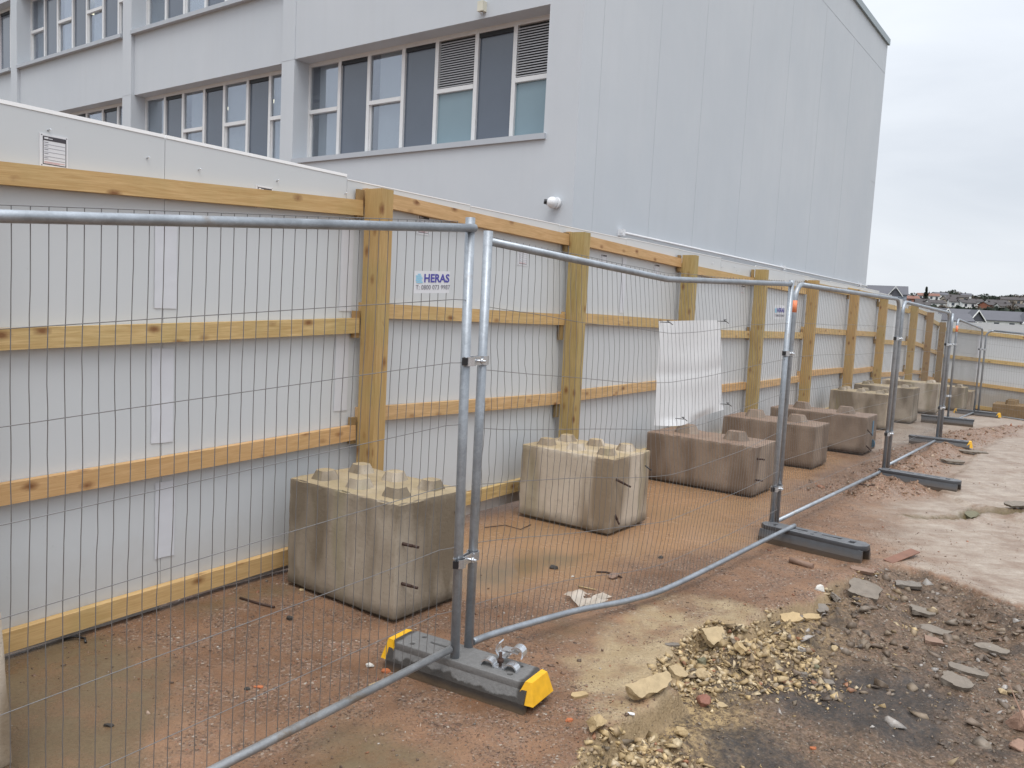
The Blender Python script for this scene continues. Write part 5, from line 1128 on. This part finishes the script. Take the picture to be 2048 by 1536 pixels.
stone('small orange brick pebble near the yellow-capped foot', .30, 3.13, .018, R['orange'], .6, 42)
stone('small smooth orange pebble on the dark dirt', 1.32, 3.20, .014, R['orange'], .7, 43, elong=1.2)
stone('orange brick lump at the far end of the nearest foot', -.50, 3.50, .025, R['orange'], .5, 44)
stone('white crumbly lump beside the far end of the nearest foot', -.58, 3.55, .024, R['white'], .6, 45)
stone('rounded pinkish stone on the wet silt behind the bent panel', .70, 4.95, .048, R['brown'], .55, 46, .4)
stone('dark lump on the wet silt near the second block', .33, 5.08, .034, R['dark'], .75, 47)
stone('small dark lump further along the wet silt', 1.08, 5.42, .022, R['dark'], .6, 48)
stone('white pebble beside the rounded pinkish stone', .44, 4.93, .012, R['white'], .6, 49)
stone('dark lump on the silt between the hoarding and the nearest panel', -1.08, 4.03, .022, R['dark'], .8, 50)
stone('dark lump near the greenish patch at the lower left', -1.49, 2.99, .015, R['dark'], .6, 51, elong=1.6)
stone('orange-brown chip by the nearest mesh panel', -1.02, 3.33, .018, R['orange'], .35, 52, elong=1.3)
stone('black chip next to the orange-brown chip', -1.06, 3.31, .016, R['dark'], .5, 53)
stone('buff pebble in front of the nearest block', -.60, 4.16, .018, R['tan2'], .5, 54)
stone('pale pebble pair by the foot of the hoarding', -1.13, 4.45, .02, R['tan2'], .4, 55)
stone('white stone among the grey slabs of the rubble', 1.97, 4.88, .036, R['white'], .8, 56)
stone('grey stone cluster in the dark dirt, left one', 1.52, 3.88, .026, R['grey'], .7, 57); stone('grey stone cluster in the dark dirt, right one', 1.64, 3.86, .034, R['grey'], .6, 58)
stone('dark grey stone beside the smooth dark dirt, upper one', 1.62, 3.99, .026, R['olive'], .6, 59)
for i, (x_, y_) in enumerate(((2.35, 4.2), (2.05, 4.55), (1.55, 4.33), (1.38, 4.08), (1.2, 3.62), (1.12, 3.84), (.88, 3.66), (.70, 3.0), (.58, 2.86), (1.95, 3.55), (2.7, 4.05), (2.1, 4.3))):
    pass
tag(stone('small black plug in the lower left yellow rubble', .42, 2.93, .017, R['dark'], .7, 61), None)
# rusty steel plate, plastic bits, black strips
mb = MB(); mb.box((-.20, -.035, -.003), (.20, .035, .003)); mb.bevel(.002, 1)
for v in mb.b.verts: v.co.z += .02 * max(0, abs(v.co.x) - .05)
o = top('rusty_plate', mb, MAT['rustplate'], 'rusty flat steel strip lying on the concrete beside the second foot', 'metal strip'); o.location = (2.86, 5.69, gh(2.86, 5.69) + .02); o.rotation_euler = (rad(8), rad(-3), math.atan2(.26, .33))
def bit(name, label, cat, pts, r, mat):
    mb = MB(); P_ = [Vector((p[0], p[1], gh(p[0], p[1]) + (p[2] if len(p) > 2 else .006))) for p in pts]; mb.tube(P_, r, 6); return top(name, mb, mat, label, cat)
bit('black_strip', 'thin black bar lying on the silt left of the nearest block', 'bar', [(-1.42, 4.28), (-1.30, 4.21), (-1.20, 4.17)], .007, MAT['rust'])
bit('twig', 'dark curved twig beside the rounded pinkish stone', 'twig', [(.60, 5.03), (.66, 5.04), (.72, 5.0), (.75, 4.95)], .005, MAT['rust'])
bit('twig', 'thin dark twig on the silt beyond the second foot', 'twig', [(3.32, 8.0), (3.5, 8.02), (3.66, 7.96)], .008, MAT['rust'])
bit('black_hose', 'short black hose end at the foot of the hoarding rail', 'hose', [(-2.06, 3.70, .01), (-2.02, 3.72, .02), (-1.97, 3.72, .012), (-1.95, 3.69, .005)], .006, MAT['black'])
bit('wood_splinter', 'pale wood splinter by the dark end of the nearest foot', 'wood splinter', [(-.55, 3.36), (-.47, 3.44)], .006, R['tan2'])
bit('wood_splinter', 'orange wood splinter on the silt near the rounded stone', 'wood splinter', [(.46, 4.75), (.56, 4.70)], .005, R['tan'])
bit('wire_offcut', 'rusty wire offcut on the wet silt behind the nearest block', 'wire', [(-.15, 5.95), (.0, 6.05), (.12, 5.95), (.2, 6.1)], .003, MAT['rust'])
bit('timber_scrap', 'broken brown timber scrap in front of the second foot', 'timber scrap', [(1.98, 5.47, .02), (2.1, 5.36, .012)], .022, R['brown'])
# torn translucent plastic sheet
mb = MB(); n_ = 14
def ps(a, b):
    x_ = .36 + .20 * a + .10 * b; y_ = 4.56 + .12 * a - .22 * b * (1 - .5 * a)
    return Vector((x_, y_, gh(x_, y_) + .012 + .028 * max(0, noise.noise(Vector((a * 4, b * 4, 5)))) + .045 * math.exp(-((a - .25) ** 2 + (b - .3) ** 2) * 14)))
g_ = {}
for i in range(n_ + 1):
    for j in range(n_ + 1): g_[i, j] = mb.b.verts.new(ps(i / n_, j / n_))
for i in range(n_):
    for j in range(n_):
        a, b = i / n_, j / n_
        if (a > .45 and b < .35) or (a > .75 and b > .8) or noise.noise(Vector((a * 3, b * 3, 1))) > .42: continue
        f = mb.b.faces.new((g_[i, j], g_[i + 1, j], g_[i + 1, j + 1], g_[i, j + 1])); f.smooth = True
bmesh.ops.delete(mb.b, geom=[v for v in mb.b.verts if not v.link_faces], context='VERTS')
pm = NT('translucent_plastic'); pm.set(base=(.62, .56, .48), rough=.3); pm.bsdf.inputs['Alpha'].default_value = .62
top('plastic_sheet', mb, pm.m, 'torn translucent plastic sheet on the gritty ground under the bent panel', 'plastic sheet')
for i, (x_, y_, lb) in enumerate(((.56, 3.20, 'white plastic shard on the slab near the broken edge, left one'), (.70, 3.40, 'white plastic shard on the slab near the broken edge, right one'), (1.62, 4.12, 'blue plastic fragment among the grey rubble'))):
    mb = MB(); mb.box((-.014, -.006, -.002), (.014, .006, .002)); mb.bevel(.001, 1); o = top('plastic_shard', mb, MAT['white'] if i < 2 else plain('blue_plastic', (.05, .1, .5), .4), lb, 'plastic piece'); o.location = (x_, y_, gh(x_, y_) + .008); o.rotation_euler = (.2, .1, i * 1.3)

# ------------------------------------------------------------------ the distance
roofm = plain('slate_roof', (.085, .085, .10), .6, 0, .15, .8); roofb = plain('brown_tile_roof', (.05, .042, .042), .7, 0, .2, .8); roofr = plain('red_tile_roof', (.19, .085, .06), .7, 0, .2, .8)
wallw = plain('white_house_render', (.74, .74, .72), .8, 0, .05, .3); wallc = plain('cream_house_render', (.50, .43, .35), .8, 0, .05, .3); wallb = plain('brick_house', (.32, .12, .07), .8, 0, .15, .5); wallg = plain('blue_grey_render', (.30, .33, .38), .8, 0, .05, .3)
wing = plain('house_window', (.05, .06, .075), .15, 0, .2, 1.0)
def house(label, x, y, z, L, Wd, hw, hr, rot, wm, rm, gable=None, wins=4, group=None, win2=True, chim=1, name='house', cat='house'):
    """local x along the ridge, facing -y"""
    o = empty(name, (x, y, z), rot, label, cat, group)
    mb = MB(); mb.box((-L / 2, -Wd / 2, -3), (L / 2, Wd / 2, hw))
    for s_ in (-1, 1): mb.prism([(-Wd / 2, hw + .001), (Wd / 2, hw + .001), (0, hw + hr - .1)], lambda p: Vector((s_ * L / 2, p[0], p[1])), lambda p: Vector((s_ * (L / 2 - .2), p[0], p[1])))
    mb.build('wall', wm, o)
    mb = MB(); e = .35
    for s_ in (-1, 1):
        k = (Wd / 2 + e) / (Wd / 2); ya, za = s_ * (Wd / 2 + e), hw - hr * (k - 1)
        mb.hexa([Vector((-L / 2 - e, ya, za)), Vector((L / 2 + e, ya, za)), Vector((L / 2 + e, 0, hw + hr)), Vector((-L / 2 - e, 0, hw + hr)), Vector((-L / 2 - e, ya, za + .2)), Vector((L / 2 + e, ya, za + .2)), Vector((L / 2 + e, 0, hw + hr + .2)), Vector((-L / 2 - e, 0, hw + hr + .2))])
    rf = mb.build('roof', rm, o)
    for c in range(chim):
        mb = MB(); cx_ = -L / 2 + L * (c + .5) / chim + .6; mb.box((cx_ - .35, -.3, hw + hr - .3), (cx_ + .35, .3, hw + hr + .7)); mb.build('chimney', roofb, rf)
    for st in range(2 if win2 else 1):
        zz = hw - 1.75 - 2.6 * st
        for c in range(wins):
            cx_ = -L / 2 + L * (c + .5) / wins
            if gable and any(abs(cx_ - g0) < 2.3 for g0 in gable): continue
            mb = MB(); mb.box((cx_ - .6, -Wd / 2 - .06, zz), (cx_ + .6, -Wd / 2 - .01, zz + 1.25)); mb.build('window', wing, o)
    for g0 in (gable or []):
        mb = MB(); gw = 1.65; y0, y1 = -Wd / 2 - 1.2, -Wd / 2 + 2.2; gh_ = 1.95
        mb.prism([(-gw, hw - 3 - 5), (gw, hw - 3 - 5), (gw, hw - .5), (-gw, hw - .5)], lambda p: Vector((g0 + p[0], y0 + .5, p[1])), lambda p: Vector((g0 + p[0], y1, p[1]))); gp = mb.build('gable_wall', wm, o)
        mb = MB(); mb.prism([(-gw, hw - .48), (gw, hw - .48), (0, hw + gh_ - .4)], lambda p: Vector((g0 + p[0], y0 + .45, p[1])), lambda p: Vector((g0 + p[0], y1 - .3, p[1]))); mb.build('gable_infill', roofm, o)
        for s_ in (-1, 1):
            mb = MB(); a0, a1 = Vector((g0 + s_ * (gw + .35), y0, hw - .75)), Vector((g0, y0, hw + gh_)); u_ = Vector((0, .25, 0)); w_ = Vector((0, 0, .30))
            mb.hexa([a0, a1, a1 + u_, a0 + u_, a0 + w_, a1 + w_, a1 + u_ + w_, a0 + u_ + w_]); mb.build('bargeboard', wallw, o)
            mb = MB(); u2 = Vector((0, 3.5, 0)); w0 = Vector((0, .26, .2)); mb.hexa([a0 + w0, a1 + w0, a1 + u2 + w0, a0 + u2 + w0, a0 + w0 + w_ * .5, a1 + w0 + w_ * .5, a1 + u2 + w0 + w_ * .5, a0 + u2 + w0 + w_ * .5]); mb.build('gable_roof', rm, o)
        mb = MB(); mb.box((g0 - .9, y0 + .38, hw - 2.4), (g0 - .1, y0 + .44, hw - .7)); mb.build('window', wing, o)
        mb = MB(); mb.box((g0 + .3, y0 + .38, hw - 2.4), (g0 + 1.1, y0 + .44, hw - .7)); mb.build('window', wing, o)
    return o
def HX(px): return .5074 + (px - 1860) * .00061
Yt = 200.0
ang = 0.10
house('long white terrace with a slate roof and white-edged gables beyond the far hoarding', HX(1975) * Yt, Yt, 0, 62, 9, 4.75, 2.2, ang - .12, wallw, roofm, gable=(-12.3, -5.0, 7.5, 20.0), wins=17, chim=0, name='terrace_house', cat='terrace')
house('white terrace wing partly hidden behind the fence posts', HX(1873) * (Yt - 18), Yt - 18, 0, 13, 8, 3.9, 1.5, -.25, wallw, roofm, wins=3, chim=0, name='terrace_house', cat='terrace')
Yb = 230.0
house('dark roofed grey building with a gable, right beside the large building corner', HX(1762) * Yb, Yb, 6.9, 12, 9, 4.0, 2.3, -.4, wallg, roofm, gable=(3.0,), wins=3, chim=0)
hs = [(1803, 590, 400, 'w', 'b', 6), (1821, 591, 395, 'b', 'r', 6), (1842, 597, 380, 'w', 'b', 6), (1843, 603, 362, 'w', 'b', 6), (1868, 599, 372, 'w', 'b', 7.5), (1853, 586, 470, 'w', 'r', 12), (1876, 584, 480, 'w', 's', 9), (1896, 592, 440, 'c', 'b', 7), (1894, 597, 385, 'c', 'b', 4),
      (1909, 597, 380, 'w', 'b', 6.5), (1929, 599, 378, 'w', 'b', 7.5), (1947, 597, 385, 'w', 'b', 7), (1914, 589, 470, 'c', 'b', 11), (1991, 599, 375, 'w', 'b', 9.5), (2006, 606, 355, 'w', 'b', 6), (2034, 594, 400, 'c', 'b', 16), (2070, 600, 375, 'w', 'b', 9), (2050, 608, 350, 'w', 'b', 9), (1925, 586, 500, 'w', 's', 8), (1974, 603, 370, 'b', 'b', 5)]
desc = ['small white house on the left of the hillside', 'orange brick house with red roof by the grey building', 'white hillside house left of the tall dark tree', 'white hillside house just above the terrace roof, left one', 'white hillside house below the red roof', 'house with a long red tiled roof high on the hill', 'white house with slate roof high on the hill', 'cream house right of the white one, mid hill',
        'narrow cream hillside house above the middle gable', 'white hillside house right of the narrow cream one', 'wide white hillside house in the middle', 'white hillside house at the end of the middle group', 'long cream house high on the hill beneath bare trees', 'large white hillside house above the right part of the terrace', 'small white annex low beside the large white house',
        'cream hillside house with brown roof at the right edge', 'white hillside house beyond the right edge', 'low white hillside house at the right edge', 'small white house near the hill top', 'brown brick hillside house between white ones']
wmx = dict(w=wallw, c=wallc, b=wallb); rmx = dict(b=roofb, r=roofr, s=roofm)
for (px, py, Yh, wk, rk_, L_), ds in zip(hs, desc):
    zc = 1.65 + (.0249 + (px - 1880) * .0000315 + (620 - py) * .00061) * Yh; r_ = random.Random(px)
    house(ds, HX(px) * Yh, Yh, zc - 6.2, L_ * .92, 6.0, 4.6, 1.3, r_.uniform(-.5, .3), wmx[wk], rmx[rk_], wins=max(2, int(L_ / 3)), group='houses on the far hillside', win2=True, chim=1)
# trees on the hill
leafd = plain('evergreen_foliage', (.030, .042, .028), .8, 0, .4, .6); leafb = plain('winter_twigs', (.105, .085, .065), .9, 0, .35, .5); bark = plain('bark', (.06, .045, .035), .9)
def tree_mesh(h, w, kind, seed):
    r_ = np.random.default_rng(seed); n = 900 if kind == 'bare' else 800; V = []; Fc = []
    if kind == 'pine':
        t_ = r_.uniform(0, 1, n) ** .7; rad_ = (1 - t_) * w * .5 * r_.uniform(.3, 1.05, n) * (.8 + .3 * np.sin(t_ * 30)); a = r_.uniform(0, 6.28, n); C_ = np.stack([rad_ * np.cos(a), rad_ * np.sin(a), .12 * h + t_ * h * .9], 1); s_ = .05 * h * r_.uniform(.5, 1.2, n)
    else:
        k = 9; cc = np.stack([r_.normal(0, w * .22, k), r_.normal(0, w * .22, k), h * (.62 + r_.uniform(-.18, .2, k))], 1); id_ = r_.integers(0, k, n); dir_ = r_.normal(0, 1, (n, 3)); dir_ /= np.linalg.norm(dir_, axis=1)[:, None]
        C_ = cc[id_] + dir_ * (w * .22 * r_.uniform(.5, 1.1, n) ** .5)[:, None] * np.array([1, 1, .8]); s_ = (.028 if kind == 'bare' else .042) * h * r_.uniform(.5, 1.3, n)
    for i in range(n):
        A_ = r_.normal(0, 1, 3); A_ /= np.linalg.norm(A_); B_ = np.cross(A_, r_.normal(0, 1, 3)); B_ /= np.linalg.norm(B_)
        st = 1.0 if kind != 'bare' else 2.4
        q = C_[i]; b = len(V); V += [q - A_ * s_[i] * st, q - B_ * s_[i] * .6, q + A_ * s_[i] * st, q + B_ * s_[i] * .6]; Fc.append([b, b + 1, b + 2, b + 3])
    return np_mesh('crown', np.array(V), np.array(Fc))
def trunk_mesh(h, w, seed):
    mb = MB(); r_ = random.Random(seed); mb.tube([(0, 0, -1.5), (0, 0, h * .25), (w * .02, 0, h * .6), (0, 0, h * .9)], [h * .03, h * .025, h * .014, h * .004], 6)
    for i in range(7):
        a = r_.uniform(0, 6.28); z0 = h * r_.uniform(.25, .6); mb.tube([(0, 0, z0), (w * .2 * math.cos(a), w * .2 * math.sin(a), z0 + h * .15), (w * .38 * math.cos(a), w * .38 * math.sin(a), z0 + h * .28)], [h * .012, h * .008, h * .003], 5)
    return mb.mesh('trunk')
protos = {k: [(tree_mesh(10, 9 if k != 'pine' else 5, k, 50 + i), trunk_mesh(10, 9 if k != 'pine' else 4, i)) for i in range(3)] for k in ('bare', 'round', 'pine')}
for k in protos:
    for c_, t_ in protos[k]: c_.materials.append(leafb if k == 'bare' else leafd); t_.materials.append(bark)
tr = []; r7 = random.Random(9)
r_ = random.Random(5)
specs = [(1797, 594, 520, 'bare'), (1812, 592, 500, 'round'), (1822, 591, 510, 'round'), (1832, 590, 505, 'pine'), (1842, 592, 520, 'round'), (1849, 575, 440, 'pine'), (1884, 581, 500, 'round'), (1897, 577, 495, 'round'), (1905, 579, 500, 'bare'), (1912, 583, 520, 'bare'), (1930, 590, 520, 'bare'), (1945, 590, 520, 'round'), (1955, 588, 510, 'bare'), (1968, 589, 500, 'round'),
         (1980, 590, 500, 'round'), (1990, 588, 505, 'bare'), (2000, 594, 500, 'round'), (2018, 590, 440, 'pine'), (2026, 594, 450, 'pine'), (2042, 590, 440, 'bare'), (2060, 590, 440, 'round'), (1868, 590, 540, 'bare'), (1960, 597, 430, 'bare'), (1972, 600, 420, 'bare'), (1985, 600, 430, 'round'), (1830, 605, 430, 'bare'), (1858, 607, 420, 'round'), (1882, 608, 410, 'bare'),
         (1903, 607, 420, 'round'), (1920, 608, 420, 'bare'), (1942, 606, 415, 'bare'), (1960, 612, 400, 'round'), (1975, 614, 390, 'bare'), (2015, 612, 395, 'bare'), (2042, 611, 400, 'round'), (1878, 622, 330, 'round'), (1905, 622, 340, 'bare'), (1925, 624, 335, 'round'), (1968, 624, 335, 'bare'), (2022, 628, 320, 'round'), (2040, 628, 322, 'round'), (1895, 612, 380, 'round'), (1838, 616, 345, 'round'), (1822, 612, 350, 'bare'), (1808, 604, 420, 'round')]
for px_ in range(1802, 2080, 8): specs.append((px_ + r7.uniform(-3, 3), 586 + r7.uniform(-3, 5) + (px_ - 1860) * .012, r7.uniform(500, 545), r7.choice(('round', 'bare', 'round'))))
for px_ in range(1806, 2080, 11): specs.append((px_ + r7.uniform(-4, 4), r7.uniform(600, 609), r7.uniform(385, 430), r7.choice(('round', 'bare', 'round'))))
for px_ in range(1812, 2080, 15): specs.append((px_ + r7.uniform(-4, 4), r7.uniform(608, 614), r7.uniform(335, 352), r7.choice(('round', 'bare'))))
kn = dict(bare='leafless brown tree', round='dark bushy evergreen tree', pine='dark pointed conifer')
for i, (px, py, Yh, k) in enumerate(specs):
    zt = 1.65 + (.0249 + (px - 1880) * .0000315 + (620 - py) * .00061) * Yh; x_ = HX(px) * Yh; zg = float(gz(x_, Yh)); h_ = max(6.0, min(zt - zg, 16 if py < 600 else 10)); z0 = zt - h_
    o = empty('tree', (x_, Yh, z0), r_.uniform(0, 6), '%s on the far hillside%s' % (kn[k], ', on the skyline' if py < 600 else ', among the houses'), 'tree', '%s %s' % (kn[k] + 's', 'on the skyline' if py < 600 else 'among the houses'))
    cm, tm = protos[k][i % 3]; s_ = h_ / 10
    for nm, me in (('crown', cm), ('trunk', tm)):
        c_ = link(nm, me, None, o); c_.scale = (s_ * 1.25, s_ * 1.25, s_) if k != 'pine' else (s_, s_, s_)
# low scrub cover of the hillside
n_ = 9000; sx_ = nr.uniform(.44, .74, n_); sy_ = nr.uniform(300, 640, n_); cx_ = sx_ * sy_; keep = vnoise(cx_ / 18, sy_ / 18, 5) > .35; cx_, sy_ = cx_[keep], sy_[keep]; cz_ = gz(cx_, sy_)
A_ = nr.normal(0, 1, (len(cx_), 3)); A_ /= np.linalg.norm(A_, axis=1)[:, None]; B_ = np.cross(A_, nr.normal(0, 1, (len(cx_), 3))); B_ /= np.linalg.norm(B_, axis=1)[:, None]
C_ = np.stack([cx_, sy_, cz_ + nr.uniform(0, 2.6, len(cx_))], 1); q_ = nr.uniform(.6, 1.8, (len(cx_), 1))
V = np.stack([C_ - A_ * q_, C_ - B_ * q_, C_ + A_ * q_, C_ + B_ * q_], 1).reshape(-1, 3); Fq = np.arange(len(V)).reshape(-1, 4)
tag(link('hillside_scrub', np_mesh('scrub', V, Fq), leafd), kind='stuff')
